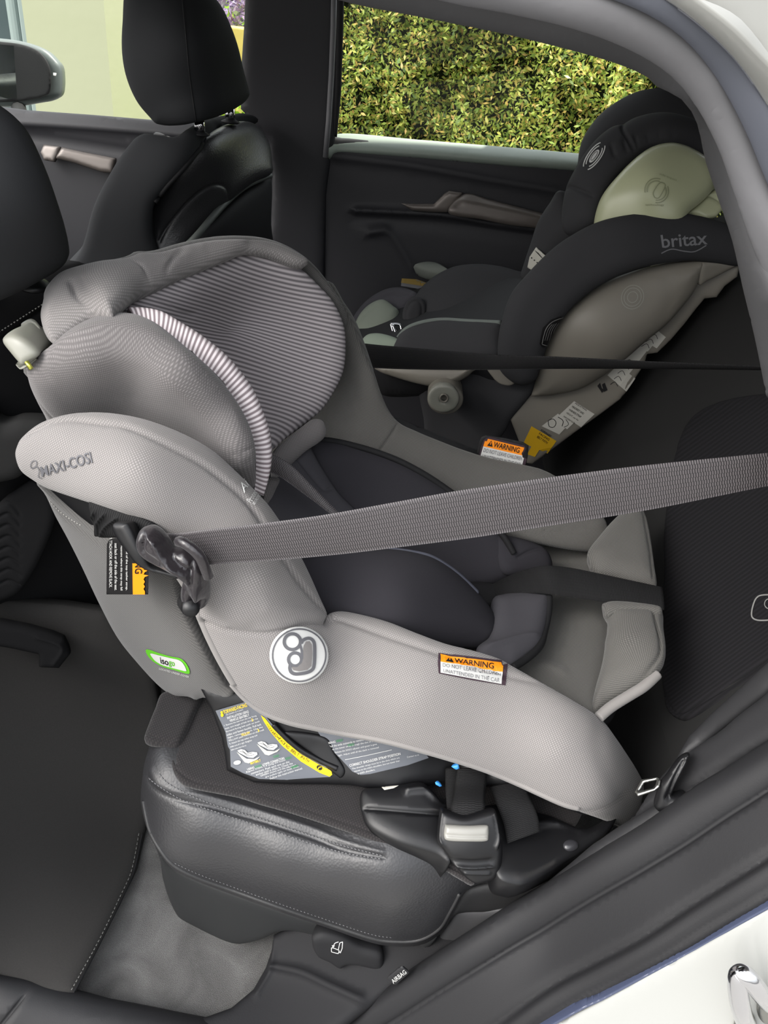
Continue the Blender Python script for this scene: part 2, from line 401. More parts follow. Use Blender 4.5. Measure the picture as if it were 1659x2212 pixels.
def webbing(m, c1, c2, rib=.0016, lines=5):
    nt, ln, b = nodes(m); tc = N_(nt, 'ShaderNodeTexCoord'); sx = N_(nt, 'ShaderNodeSeparateXYZ'); ln.new(tc.outputs['UV'], sx.inputs[0])
    u = N_(nt, 'ShaderNodeMath', operation='MULTIPLY'); u.inputs[1].default_value = 2*math.pi/rib; ln.new(sx.outputs[0], u.inputs[0])
    v = N_(nt, 'ShaderNodeMath', operation='MULTIPLY'); v.inputs[1].default_value = 2*math.pi*lines; ln.new(sx.outputs[1], v.inputs[0])
    sv = N_(nt, 'ShaderNodeMath', operation='SINE'); ln.new(v.outputs[0], sv.inputs[0])
    sg = N_(nt, 'ShaderNodeMath', operation='SIGN'); ln.new(sv.outputs[0], sg.inputs[0]); s2 = N_(nt, 'ShaderNodeMath', operation='MULTIPLY'); s2.inputs[1].default_value = .8; ln.new(sg.outputs[0], s2.inputs[0])
    ad = N_(nt, 'ShaderNodeMath', operation='ADD'); ln.new(u.outputs[0], ad.inputs[0]); ln.new(s2.outputs[0], ad.inputs[1])
    su = N_(nt, 'ShaderNodeMath', operation='SINE'); ln.new(ad.outputs[0], su.inputs[0]); mr = N_(nt, 'ShaderNodeMapRange'); mr.inputs[1].default_value = -1; ln.new(su.outputs[0], mr.inputs[0])
    x = N_(nt, 'ShaderNodeMix', data_type='RGBA'); x.inputs[6].default_value = srgb(c1); x.inputs[7].default_value = srgb(c2); ln.new(mr.outputs[0], x.inputs[0])
    # selvedge stitching lines between the woven lanes
    ab = N_(nt, 'ShaderNodeMath', operation='ABSOLUTE'); ln.new(sv.outputs[0], ab.inputs[0]); lt = N_(nt, 'ShaderNodeMath', operation='LESS_THAN'); lt.inputs[1].default_value = .12; ln.new(ab.outputs[0], lt.inputs[0])
    x2 = N_(nt, 'ShaderNodeMix', data_type='RGBA'); x2.inputs[7].default_value = srgb(c1); ln.new(x.outputs[2], x2.inputs[6]); ln.new(lt.outputs[0], x2.inputs[0]); ln.new(x2.outputs[2], b.inputs['Base Color'])
    bp = N_(nt, 'ShaderNodeBump', Strength=.5, Distance=.0006); ln.new(mr.outputs[0], bp.inputs['Height']); ln.new(bp.outputs[0], b.inputs['Normal'])
    return m
m_cover = weave(M('light_grey_cloth', (150, 147, 147), .85, .25), (106, 103, 102), (146, 142, 140), .0020, .25, .45)
m_cover2 = weave(M('mid_grey_cloth', (110, 108, 110), .9, .2), (92, 89, 89), (124, 120, 120), .0020, .25, .2)
m_crown = weave(M('crown_grey_cloth', (120, 117, 117), .9, .2), (108, 105, 104), (146, 142, 141), .0020, .25, .3)
m_backcov = weave(M('back_grey_cloth', (110, 108, 106), .95, .2), (68, 67, 66), (94, 92, 90), .0016, .2, .8, .25)
m_pad = weave(M('seat_pad_cloth', (120, 117, 112), .95, .15), (74, 73, 71), (108, 106, 102), .0017, .3, .3, .15)
m_insert = grain(M('dark_insert_cloth', (44, 43, 47), .95, .15), 1500, .25, .0004, colvar=.1)
m_insert2 = grain(M('slate_insert_cloth', (64, 63, 67), .95, .15), 1500, .25, .0004, colvar=.1)
m_piping = M('black_piping', (18, 18, 20), .8, .3)
m_gpiping = weave(M('grey_piping', (150, 147, 145), .9, .2), (120, 117, 115), (176, 172, 170), .0016, .3, 0)
m_liner = stripes(M('striped_liner', (150, 145, 147), .9, .2), (92, 88, 91), (158, 152, 154), .0056, math.radians(-22-90+7), .9)
m_trimst = stripes(M('striped_band', (190, 180, 182), .9, .2), (128, 117, 120), (214, 206, 208), .0054, math.radians(0), .6)
m_leather = grain(M('black_leather', (38, 38, 40), .42, .55), 330, .3, .0008, 'voronoi')
m_leather2 = grain(M('dark_leather', (33, 33, 34), .6, .5), 420, .2, .0005, 'voronoi')
m_vinyl = M('smooth_vinyl', (37, 38, 39), .55, .4)
m_trim = grain(M('grained_trim_plastic', (29, 29, 31), .6, .3), 700, .25, .0005)
m_trimup = grain(M('hazed_pillar_trim', (68, 68, 70), .7, .3), 700, .2, .0004)  # lifted paler to carry the lens haze over the upper frame
m_trimd = grain(M('dark_trim_plastic', (34, 34, 36), .6, .4), 700, .2, .0004)
m_foot = grain(M('footwell_plastic', (24, 24, 26), .7, .2), 500, .3, .0005)
m_doortrim = grain(M('door_trim_plastic', (34, 34, 38), .6, .4), 500, .2, .0004)
m_carpet = grain(M('grey_carpet', (100, 99, 98), 1, .1), 900, .9, .003, colvar=.3, big=.28)
m_head = grain(M('headrest_cloth', (40, 41, 43), .9, .2), 900, .2, .0004)
m_seatback = grain(M('seatback_cloth', (33, 33, 33), .9, .2), 900, .25, .0004, colvar=.1)
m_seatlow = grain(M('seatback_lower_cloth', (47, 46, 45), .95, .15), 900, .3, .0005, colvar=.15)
m_shadow = grain(M('shaded_seat_cloth', (22, 22, 23), .95, .1), 600, .2, .0004)  # seat cloth darkened to hold the shade behind the child seat
m_black = M('black_plastic', (15, 15, 17), .42, .4)
m_blackm = M('matt_black_plastic', (24, 24, 26), .7, .3)
m_matcloth = weave(M('protector_cloth', (38, 36, 36), .9, .25), (28, 26, 27), (46, 43, 43), .003, .4, .4)
m_matmesh = stripes(M('protector_mesh', (40, 38, 42), .9, .2), (20, 20, 22), (28, 27, 30), .005, math.radians(-55), .8)
m_belt = webbing(M('grey_webbing', (70, 66, 68), .5, .5), (22, 21, 23), (90, 85, 87), .0022)
m_beltd = webbing(M('black_webbing', (26, 26, 27), .8, .2), (10, 10, 11), (30, 30, 31), .002)
m_satin = grain(M('black_satin', (26, 21, 25), .3, .6, Sheen_Weight=.12), 60, .5, .004)
m_chrome = M('chrome', (205, 205, 208), .12, .5, 1.)
m_steel = M('brushed_steel', (150, 150, 146), .3, .5, 1.)
m_silver = M('satin_silver_plastic', (96, 90, 86), .4, .5, .4)
m_handle = M('pale_grey_plastic', (124, 124, 115), .4, .5)
m_beige = M('warm_grey_plastic', (108, 104, 96), .5, .4)
m_emboss = M('emboss_shading', (132, 136, 108), .4, .4)  # flat lines in a darker tone stand in for the relief's shading
m_beige2 = M('hedge_lit_plastic', (165, 168, 138), .3, .5)  # beige plastic with the hedge's bounced light put into its colour
m_britax = grain(M('black_seat_cover', (46, 46, 48), .9, .25), 1200, .2, .0003)
m_white = M('white_print', (185, 185, 183), .6, .3)
m_whiteb = M('white_button', (128, 127, 122), .35, .5)
m_offwhite = M('label_paper', (170, 168, 160), .6, .3)
m_grey = M('grey_print', (84, 84, 88), .6, .3)
m_slate = M('slate_label', (92, 95, 101), .6, .3)
m_orange = M('orange_print', (222, 128, 18), .5, .3)
m_yellow = M('yellow_print', (215, 182, 18), .5, .3)
m_yelldark = M('dull_orange_print', (112, 92, 40), .6, .3)  # darker, duller orange for the far tag band
m_yelldim = M('yellow_label', (190, 150, 20), .6, .3)
m_green = M('green_print', (88, 170, 40), .5, .3)
m_green2 = M('deep_green_print', (30, 120, 60), .5, .3)
m_ink = M('black_print', (16, 15, 16), .6, .3)
m_purple = M('dark_purple_edging', (52, 38, 46), .7, .3)
m_blue = M('blue_plastic', (60, 140, 215), .45, .5)
m_lightprint = M('faded_grey_print', (128, 128, 126), .6, .3)
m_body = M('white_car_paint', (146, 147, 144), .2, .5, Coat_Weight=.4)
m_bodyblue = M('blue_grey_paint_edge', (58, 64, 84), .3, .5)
m_rubber = M('hazed_grey_rubber', (100, 100, 103), .6, .4)  # rubber grey raised for the haze over the door frame
m_seal = M('hazed_dark_rubber', (84, 87, 96), .7, .3)  # seal tone lightened to stand for haze
m_glass = bpy.data.materials.new('window_glass'); m_glass.use_nodes = True
_n, _l = m_glass.node_tree.nodes, m_glass.node_tree.links; _n.remove(_n['Principled BSDF'])
_t = _n.new('ShaderNodeBsdfTransparent'); _t.inputs[0].default_value = (.93, .96, .93, 1); _g = _n.new('ShaderNodeBsdfGlossy'); _g.inputs['Roughness'].default_value = .02
_x = _n.new('ShaderNodeMixShader'); _x.inputs[0].default_value = .012; _l.new(_t.outputs[0], _x.inputs[1]); _l.new(_g.outputs[0], _x.inputs[2]); _l.new(_x.outputs[0], _n['Material Output'].inputs[0])
m_mirror = M('mirror_glass', (200, 205, 205), .02, .5, 1.)
m_wall = grain(M('cream_render', (148, 150, 126), .95, .1), 18, .3, .004)
m_wall2 = grain(M('cream_render_return', (214, 214, 180), .95, .1), 18, .6, .01)
m_ground = grain(M('concrete_drive', (110, 110, 110), .95, .1), 30, .3, .01, colvar=.1)
# ------------------------------------------------------------------ outside: ground, hedge, house
def struct(o): o['kind'] = 'structure'; return o
mesh('floor_driveway', [(-12, -8, 0), (10, -8, 0), (10, 12, 0), (-12, 12, 0)], [(0, 1, 2, 3)], m_ground, smooth=False, kind='structure')
def leafmat(name, cols, tr=.35):
    m = bpy.data.materials.new(name); m.use_nodes = True; nt, ln = m.node_tree.nodes, m.node_tree.links; b = nt['Principled BSDF']
    oi = N_(nt, 'ShaderNodeNewGeometry'); rp = N_(nt, 'ShaderNodeValToRGB'); ln.new(oi.outputs['Random Per Island'], rp.inputs[0])
    e = rp.color_ramp.elements; e[0].color = srgb(cols[0]); e[1].color = srgb(cols[-1])
    for i, c in enumerate(cols[1:-1]): q = e.new((i+1)/(len(cols)-1)); q.color = srgb(c)
    ln.new(rp.outputs[0], b.inputs['Base Color']); b.inputs['Roughness'].default_value = .45
    tl = N_(nt, 'ShaderNodeBsdfTranslucent'); ln.new(rp.outputs[0], tl.inputs[0]); mx = N_(nt, 'ShaderNodeMixShader'); mx.inputs[0].default_value = tr
    ln.new(b.outputs[0], mx.inputs[1]); ln.new(tl.outputs[0], mx.inputs[2]); ln.new(mx.outputs[0], nt['Material Output'].inputs[0]); return m
m_leaf = leafmat('hedge_leaves', [(70, 92, 34), (110, 132, 50), (146, 164, 66), (176, 182, 88), (196, 160, 92), (172, 186, 84), (84, 112, 46)])
m_leafd = leafmat('dark_leaves', [(40, 62, 30), (70, 100, 45), (95, 130, 55)])
m_leafy = leafmat('lime_leaves', [(120, 160, 40), (165, 200, 60), (190, 205, 90)])
m_flower = leafmat('mauve_flowers', [(120, 100, 140), (150, 130, 165), (95, 110, 60)], .2)
m_twig = grain(M('hedge_core', (28, 34, 20), .95, .1), 8, .6, .05, colvar=.5)
def leaves(name, n, place, size, mat, parent):
    V = np.zeros((n*4, 3)); F = []
    for i in range(n):
        c, nrm = place(i); a = rng.normal(size=3); a /= np.linalg.norm(a); nrm = nrm/np.linalg.norm(nrm)+rng.normal(size=3)*.6; b = np.cross(a, nrm); b /= np.linalg.norm(b)+1e-9
        s = size*rng.uniform(.6, 1.3); V[i*4:i*4+4] = [c-a*s, c+b*s*.38, c+a*s, c-b*s*.38]; F.append((i*4, i*4+1, i*4+2, i*4+3))
    return mesh(name, V, F, mat, parent, False)
hb = thing('hedge', 'tall clipped leafy hedge beyond the far rear door glass', 'hedge', (1.2, 3.7, 0))
core = []
xs = np.linspace(-.68, 3.4, 40); zs = np.linspace(0, 1.82, 20)
def hy(x, z): return 3.5+.10*math.sin(3.1*x+2*z)+.07*math.sin(7.3*x-5*z)+.05*math.sin(11*z+x*4)
V = [(x, hy(x, z)+.10, z) for z in zs for x in xs]; nx = len(xs)
F = [(j*nx+i, j*nx+i+1, (j+1)*nx+i+1, (j+1)*nx+i) for j in range(len(zs)-1) for i in range(nx-1)]
b0 = len(V); V += [(x, 4.6, z) for z in (0, 1.82) for x in (xs[0], xs[-1])]
F += [(b0, b0+1, b0+3, b0+2)]+[tuple([(len(zs)-1)*nx+i for i in range(nx)]+[b0+3, b0+2])]
mesh('stems', V, F, m_twig, hb)
def hp(i):
    x = rng.uniform(-.75, 3.0); z = 1.9*rng.uniform(0.30, 1)**.8; cl = .08*math.sin(x*17+z*9)*math.sin(z*15-x*5)+.08*math.sin(x*31-z*21)*math.sin(z*33+x*17)
    return np.array([x, hy(x, z)-rng.exponential(.05)+cl+.04, z+rng.normal()*.02]), np.array([0, -1, .6])
leaves('foliage', 80000, hp, .0135, m_leaf, hb)
tb = thing('tree', 'darker green tree rising behind the clipped hedge', 'tree', (2.6, 6.4, 0))
V, F = tube([(2.6, 6.4, 0), (2.65, 6.4, 1.5), (2.6, 6.4, 2.4)], [.12, .1, .05], 10); mesh('trunk', V, F, m_twig, tb)
def tp(i):
    d = rng.normal(size=3); d /= np.linalg.norm(d); return np.array([2.6, 6.4, 2.3])+d*np.array([1.9, .8, 1.0])*rng.uniform(.75, 1), d
leaves('foliage', 14000, tp, .06, m_leafd, tb)
fb = thing('flowering_shrub', 'mauve flowering shrub beside the cream house wall behind the driver headrest', 'shrub', (-1.55, 6.3, 0))
def fp(i):
    d = rng.normal(size=3); d /= np.linalg.norm(d); return np.array([-1.5, 6.3, 1.0])+d*np.array([.62, .4, .62]), d
leaves('flowers', 6000, fp, .035, m_flower, fb)
V, F = tube([(-1.5, 6.3, 0), (-1.5, 6.3, .9)], [.05, .03], 8); mesh('stem', V, F, m_twig, fb)
sb = thing('shrub', 'lime green shrub lowest beside the house wall behind the driver headrest', 'shrub', (-1.2, 5.2, 0))
def sp(i):
    d = rng.normal(size=3); d /= np.linalg.norm(d); return np.array([-1.35, 5.0, .45])+d*np.array([.35, .3, .62]), d
leaves('foliage', 5000, sp, .03, m_leafy, sb); V, F = tube([(-1.35, 5, 0), (-1.35, 5, .5)], [.04, .03], 8); mesh('stem', V, F, m_twig, sb)
lb = thing('tree', 'sunlit lime green tree far behind the driver headrest', 'tree', (-1.9, 9.2, 0))
def lp(i):
    d = rng.normal(size=3); d /= np.linalg.norm(d); return np.array([-2.0, 9.2, 1.9])+d*np.array([1.3, .7, 1.1]), d
leaves('foliage', 7000, lp, .06, m_leafy, lb); V, F = tube([(-2, 9.2, 0), (-2, 9.2, 1.5)], [.09, .06], 8); mesh('trunk', V, F, m_twig, lb)
# sandstone retaining block
kb = P(515, 85, y=5.7); m_stone = grain(M('sandstone', (214, 190, 110), .9, .1), 20, .5, .01, colvar=.15)
tag(box('garden_wall', (kb[0]-.10, 5.65, 0), (kb[0]+.5, 6.0, kb[2]+.07), m_stone, None, .01), 'yellow sandstone garden wall seen right of the driver headrest', 'wall')
# house
wy = 4.9; c1 = P(232, 100, y=wy); c0 = P(62, 60, y=wy+.1)
hs = thing('house', 'cream rendered house wall beyond the far front window', 'house', (c1[0], wy, 0))
mesh('wall', [(c0[0], wy+.05, 0), (c1[0], wy, 0), (c1[0], wy, 3.2), (c0[0], wy+.05, 3.2), (c0[0], wy+.5, 0), (c0[0], wy+.5, 3.2), (c1[0]+.42, wy+1.0, 0), (c1[0]+.42, wy+1.0, 3.2)],
     [(0, 1, 2, 3), (0, 3, 5, 4), (1, 6, 7, 2), (3, 2, 7, 5), (4, 5, 7, 6)], m_wall, hs, False)
m_fr = M('grey_window_frame', (120, 132, 130), .5); m_dkg = M('dark_house_glass', (60, 72, 74), .15)
box('window_frame', (c0[0]-.1, wy+.2, 0), (c0[0]-.02, wy+.45, 3.2), m_fr, hs, .01)
box('downpipe', (c0[0]-.24, wy+.32, 0), (c0[0]-.16, wy+.45, 3.2), m_fr, hs, .03)
box('glazing', (c0[0]-2.2, wy+.5, 0), (c0[0]-.0, wy+.56, 3.2), m_dkg, hs, .0)
# ------------------------------------------------------------------ the car body
panel('ceiling', [(-900, -1500), (2600, -1500), (2600, -1400), (-900, -1400)], [(0, -1450, ('z', 1.6)), (800, -1450, ('z', 1.6)), (800, -1300, ('z', 1.6))], m_trim, None, .01, .01, .01, 400, False, kind='structure') if 0 else None
prism('ceiling', [(-1.0, 1.60), (1.7, 1.60), (1.7, 1.64), (-1.0, 1.64)], .10, 1.46, m_trim, None, 'structure')
prism('floor', [(-1.7, .16), (1.6, .16), (1.6, .20), (-1.7, .20)], .0, 1.5, m_carpet, None, 'structure', bev=0)
prism('wall_front', [(-1.7, .2), (-1.3, .2), (-1.1, .95), (-1.55, 1.0), (-1.7, .95)], .02, 1.48, m_trimd, None, 'structure')
prism('wall_rear', [(.95, .2), (1.6, .2), (1.6, 1.1), (.95, 1.0)], .10, 1.40, m_trimd, None, 'structure')
prism('wall_tailgate', [(1.62, .2), (1.66, .2), (1.5, 1.6), (1.46, 1.6)], .06, 1.46, m_trimd, None, 'structure')
prism('wall_near', [(-1.7, .2), (-.60, .2), (-.60, 1.02), (-1.7, 1.02)], -.05, .03, m_trimd, None, 'structure')
# far side doors, pillar and glass
BELT = [(735, 292), (900, 305), (1100, 322), (1260, 336)]
d1 = thing('door_2', 'far rear door trim', 'door', P(980, 700, y=1.47)); del d1['label'], d1['category']; d1['kind'] = 'structure'
panel('trim_panel', [(690, 305), (735, 298), (900, 312), (1100, 330), (1270, 344), (1520, 365), (1520, 700), (1300, 1150), (800, 1150), (600, 900), (640, 600)],
      [(700, 330, 1.44), (1300, 380, 1.44), (700, 1000, 1.40), (1200, 1000, 1.40), (900, 460, 1.43), (700, 600, 1.43)], m_doortrim, d1, .012, .02, .04, 14,
      creases=[([(716, 335), (800, 345), (900, 358), (1050, 385), (1200, 410)], .007, 9), ([(770, 452), (860, 456), (960, 462), (1060, 480), (1170, 495)], .012, 7), ([(770, 470), (960, 482), (1170, 512)], -.006, 12),
               ([(800, 500), (840, 500), (870, 540), (892, 580)], .005, 8), ([(790, 500), (830, 490)], .004, 10)], key='ddoor')
panel('window_sill', [(700, 318), (735, 290), (900, 303), (1100, 320), (1280, 336), (1500, 356), (1500, 382), (1270, 362), (1100, 350), (900, 334), (740, 326), (712, 338)],
      [(740, 292, 1.46), (1260, 335, 1.46), (720, 335, 1.415), (1250, 362, 1.415)], M('lit_sill_trim', (128, 138, 130), .5, .5), d1, .008, .012, .02, 8)  # sill colour made paler and greener for daylight from outside
panel('door_pull', [(866, 439), (900, 440), (937, 440), (960, 418), (970, 412), (1001, 416), (978, 448), (966, 459), (930, 458), (890, 455)], [(866, 445, 1.40), (1000, 420, 1.40), (960, 458, 1.40)], m_silver, d1, .008, .010, .01, 5, False)
panel('pull_trim', [(1003, 419), (1060, 432), (1120, 447), (1200, 468), (1260, 485), (1260, 506), (1170, 494), (1100, 486), (1040, 474), (968, 460)], [(1003, 425, 1.40), (1200, 470, 1.40), (1170, 494, 1.385)], m_silver, d1, .010, .014, .01, 6, creases=[([(1000, 440), (1060, 452), (1120, 464), (1230, 492)], .005, 8)])
w1 = mesh('window_2', [P(690, 345, y=1.50), P(1560, 400, y=1.50), P(1560, -260, y=1.46), P(700, -260, y=1.46)], [(0, 1, 2, 3)], m_glass, None, False, kind='structure')
panel('trim_2', [(740, -60), (742, -10), (738, 100), (733, 200), (725, 292), (716, 335), (705, 420), (700, 800), (560, 800), (560, 600), (585, 480), (588, 380), (580, 300), (520, 235), (521, 150), (527, 60), (532, -60)],
      [(530, 0, 1.42), (740, 0, 1.44), (600, 800, 1.40), (720, 330, 1.43), (520, 300, 1.41)], m_doortrim, None, .01, .02, .06, 14, False, key='bpil', kind='structure')
V, F = tube([P(x, y, y=1.405) for x, y in ((722, -20), (720, 60), (716, 160), (710, 260), (703, 340))], .006, 8); mesh('trim_highlight', V, F, m_rubber, None, kind='structure')  # pale tube stands in for the highlight line down the pillar
panel('trim_8', [(728, -40), (744, -40), (742, 60), (737, 200), (728, 296), (716, 296), (724, 150)], [(728, 0, 1.43), (744, 0, 1.43), (720, 290, 1.43)], m_blackm, None, .006, .01, .02, 8, False, kind='structure')
d2 = thing('door_3', 'far front door', 'door', P(200, 400, y=1.47)); del d2['label'], d2['category']; d2['kind'] = 'structure'
panel('trim_panel', [(-160, 225), (0, 230), (60, 238), (200, 248), (320, 258), (440, 266), (600, 280), (640, 800), (300, 1000), (-160, 1000)],
      [(0, 240, 1.44), (500, 280, 1.44), (0, 900, 1.40), (500, 800, 1.40), (200, 500, 1.42)], m_doortrim, d2, .012, .02, .04, 16, False,
      creases=[([(-40, 262), (100, 268), (300, 282), (420, 292)], .008, 8), ([(-40, 285), (100, 300), (300, 330)], -.006, 12)])
panel('door_pull', [(88, 330), (95, 312), (132, 317), (126, 335), (118, 350), (96, 346)], [(88, 330, 1.40), (130, 320, 1.40), (120, 350, 1.39)], m_silver, d2, .006, .008, .01, 5, False)
panel('pull_trim', [(134, 318), (180, 328), (252, 342), (245, 375), (220, 372), (160, 352), (120, 342)], [(134, 320, 1.40), (250, 345, 1.40), (220, 372, 1.39)], m_silver, d2, .008, .010, .01, 5, False)
mesh('window_3', [P(-400, 260, y=1.50), P(620, 320, y=1.50), P(560, -260, y=1.46), P(-400, -260, y=1.46)], [(0, 1, 2, 3)], m_glass, None, False, kind='structure')
# lower bodyside of the far doors
prism('wall_far', [(-1.7, .2), (1.6, .2), (1.6, .9), (-1.7, .9)], 1.46, 1.50, m_trimd, None, 'structure')
prism('wall_far_rear', [(.78, .9), (1.6, .9), (1.5, 1.6), (.9, 1.6)], 1.44, 1.50, m_trimd, None, 'structure')
# mirror
mr = thing('side_mirror', 'dark grey wing mirror outside the far front window', 'mirror', P(60, 235, y=1.72))
panel('housing', [(-60, 80), (0, 83), (50, 90), (95, 106), (120, 128), (133, 150), (133, 200), (118, 216), (90, 222), (40, 230), (0, 231), (-60, 231)], [(0, 100, 1.72), (130, 150, 1.74), (60, 225, 1.72)], M('mirror_housing', (84, 90, 90), .4, .5), mr, .01, .015, .07, 6)
panel('mirror_surround', [(-60, 88), (0, 90), (50, 97), (88, 115), (108, 150), (108, 195), (95, 208), (50, 217), (0, 221), (-60, 222)], [(0, 100, 1.705), (108, 150, 1.71), (60, 215, 1.705)], m_blackm, mr, .003, .004, .01, 6)
gl = Acc(); o_ = resamp(cr([(-60, 94), (0, 96), (48, 103), (83, 121), (101, 152), (102, 190), (90, 203), (45, 211), (0, 215), (-60, 217)], True), 8, True)
mpl = P(20, 155, y=1.695); nn_ = np.array([.55, -.9, -.02]); nn_ /= np.linalg.norm(nn_)
def onp(x, y): d = dirs([(x, y)])[0]; return CAM+d*((mpl-CAM)@nn_)/(d@nn_)
gl.add([onp(*q) for q in o_], [tuple(range(len(o_)))]); gl.build('mirror_glass', m_mirror, mr, smooth=False)
V, F = tube([P(40, 228, y=1.74), P(45, 260, y=1.62), P(40, 285, y=1.52)], [.018, .02, .022], 10); mesh('arm', V, F, m_blackm, mr)
panel('indicator_badge', [(115, 157), (122, 158), (121, 165), (115, 163)], [(115, 160, 1.705), (122, 160, 1.71), (118, 165, 1.705)], m_white, mr, .001, .002, .004, 3, False)
# ------------------------------------------------------------------ near door opening: upper frame
def fr(name, pts, mat, y, T, R, back=.02, cre=()):
    return panel(name, pts, [(q[0], q[1], y) for q in pts[::3]][:6] if not isinstance(y, list) else y, mat, None, T, R, back, 12, creases=cre, kind='structure')
IN = [(560, -60), (750, -4), (900, 26), (1100, 66), (1250, 103), (1340, 130), (1400, 156), (1425, 180), (1480, 208), (1512, 262), (1530, 340), (1560, 430), (1590, 520), (1612, 620), (1640, 740), (1670, 900)]
MID = [(620, -160), (900, -26), (1100, 18), (1220, 44), (1330, 80), (1430, 132), (1500, 200), (1555, 300), (1590, 400), (1630, 520), (1680, 640)]
OUT = [(700, -300), (1000, -100), (1180, -40), (1300, -10), (1400, 30), (1480, 85), (1550, 170), (1610, 280), (1660, 400), (1720, 520)]
OU2 = [(900, -400), (1200, -160), (1360, -40), (1440, 0), (1520, 60), (1590, 130), (1650, 215), (1720, 340), (1800, 460)]
OU3 = [(1000, -500), (1300, -200), (1430, -60), (1500, -10), (1580, 50), (1640, 110), (1720, 200), (1860, 420)]
def strip_(name, a, b, mat, ya, yb, T, back=.03):
    ol = a+b[::-1]; an = [(q[0], q[1], ya) for q in a[::3]]+[(q[0], q[1], yb) for q in b[::3]]
    return panel(name, resamp(cr(a), 30).tolist()+resamp(cr(b), 30)[::-1].tolist(), an, mat, None, T, .008, back, 13, False, kind='structure')
strip_('trim_3', IN, MID, m_trimup, .075, .03, .006, .05)
strip_('trim_4', MID, OUT, m_rubber, .028, .005, .008)
strip_('trim_5', OUT, OU2, m_seal, .004, -.012, .003)
strip_('wall_roofside', OU2, OU3+[(2300, 900), (2300, -600)][:0], m_body, -.012, -.03, .002)
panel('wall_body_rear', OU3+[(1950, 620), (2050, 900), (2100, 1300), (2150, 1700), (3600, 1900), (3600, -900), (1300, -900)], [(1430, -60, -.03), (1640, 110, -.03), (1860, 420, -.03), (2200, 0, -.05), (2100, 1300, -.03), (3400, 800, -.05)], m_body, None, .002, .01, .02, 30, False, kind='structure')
# c-pillar inner trim hiding the rest of the cabin on the right
panel('wall_pillar', [(1512, 250), (1540, 330), (1575, 430), (1600, 520), (1625, 620), (1655, 740), (1680, 900), (1720, 1300), (1760, 1420), (1900, 1560), (2300, 1700), (3600, 1800), (3600, -200), (1700, -200), (1560, 100)], [(1540, 330, .085), (1640, 740, .085), (1700, 1300, .085), (2000, 800, .08), (3500, 800, .06)], m_trimup, None, .004, .01, .03, 25, False, kind='structure')
# far rear quarter of the cabin beyond the hedge window
panel('trim_6', [(1400, 150), (1425, 172), (1446, 200), (1480, 215), (1600, 420), (1800, 420), (1800, -100), (1300, -100), (1360, 100)], [(1400, 160, 1.43), (1480, 215, 1.43), (1600, -50, 1.43)], m_doortrim, None, .01, .02, .05, 20, False, kind='structure')
# ------------------------------------------------------------------ near sill and wheel-arch trim
panel('trim_9', [(-160, 2070), (0, 2108), (70, 2118), (150, 2138), (230, 2155), (300, 2168), (360, 2180), (450, 2200), (560, 2235), (700, 2300), (900, 2500), (-160, 2500)],
      [(0, 2110, .05), (300, 2168, .05), (600, 2250, .05), (0, 2400, -.05), (500, 2400, -.05)], m_trim, None, .03, .05, .05, 16, False, kind='structure', key='sill',
      creases=[([(62, 2138), (40, 2165), (20, 2190), (5, 2215)], -.006, 4)])
WA = [(560, 2330), (700, 2232), (800, 2160), (860, 2116), (940, 2060), (1000, 2020), (1060, 1980), (1120, 1942), (1200, 1895), (1300, 1832), (1400, 1772), (1500, 1700), (1580, 1652), (1659, 1600), (1760, 1530), (1950, 1400), (2200, 1250)]
WB = [(700, 2500), (1190, 2212), (1300, 2155), (1400, 2101), (1500, 2048), (1600, 1990), (1659, 1957), (1760, 1900), (1950, 1785), (2200, 1640)]
G1 = [(620, 2330), (830, 2212), (1000, 2108), (1200, 1992), (1300, 1935), (1400, 1880), (1500, 1820), (1580, 1768), (1659, 1718), (1760, 1650)]
G2 = [(900, 2330), (1060, 2222), (1200, 2135), (1300, 2082), (1400, 2030), (1500, 1966), (1600, 1905), (1659, 1868), (1760, 1800)]
G3 = [(1000, 2330), (1150, 2225), (1250, 2165), (1350, 2115), (1450, 2060), (1550, 1998), (1659, 1935), (1760, 1870)]
R1 = [(600, 2330), (760, 2212), (960, 2085), (1150, 1965), (1300, 1878), (1400, 1822), (1500, 1758), (1600, 1700), (1700, 1640)]
panel('trim_1', resamp(cr(WA), 30).tolist()+resamp(cr(WB), 30)[::-1].tolist(), [(700, 2232, .065), (1000, 2020, .075), (1300, 1832, .085), (1659, 1600, .09), (1190, 2212, -.025), (1400, 2101, -.03), (1659, 1957, -.03), (900, 2350, .0), (1200, 2040, .04), (1500, 1860, .035)],
      m_trim, None, .014, .012, .05, 13, False, creases=[([tuple(q) for q in G1], -.006, 7), ([tuple(q) for q in R1], .006, 26), ([tuple(q) for q in G2], -.004, 10), ([tuple((q[0]+14, q[1]+20)) for q in G2], .004, 16), ([tuple(q) for q in G3], -.003, 8)], key='arch', kind='structure')
WC = [(q[0]+3, q[1]+4) for q in WB]
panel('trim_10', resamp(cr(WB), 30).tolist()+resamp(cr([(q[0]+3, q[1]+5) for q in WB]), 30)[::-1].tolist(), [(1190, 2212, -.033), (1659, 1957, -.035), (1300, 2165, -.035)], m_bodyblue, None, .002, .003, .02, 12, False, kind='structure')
panel('wall_jamb', [(q[0], q[1]) for q in WC]+[(1950, 1790), (2150, 1650), (3600, 1700), (3600, 3200), (1200, 3200), (900, 2500)], [(2300, 1900, -.05), (3400, 2400, -.06), (1190, 2212, -.03), (1400, 2105, -.035), (1659, 1960, -.035), (1659, 2212, -.075), (1300, 2400, -.08)], m_body, None, .003, .01, .02, 20, False, kind='structure', key='jamb')
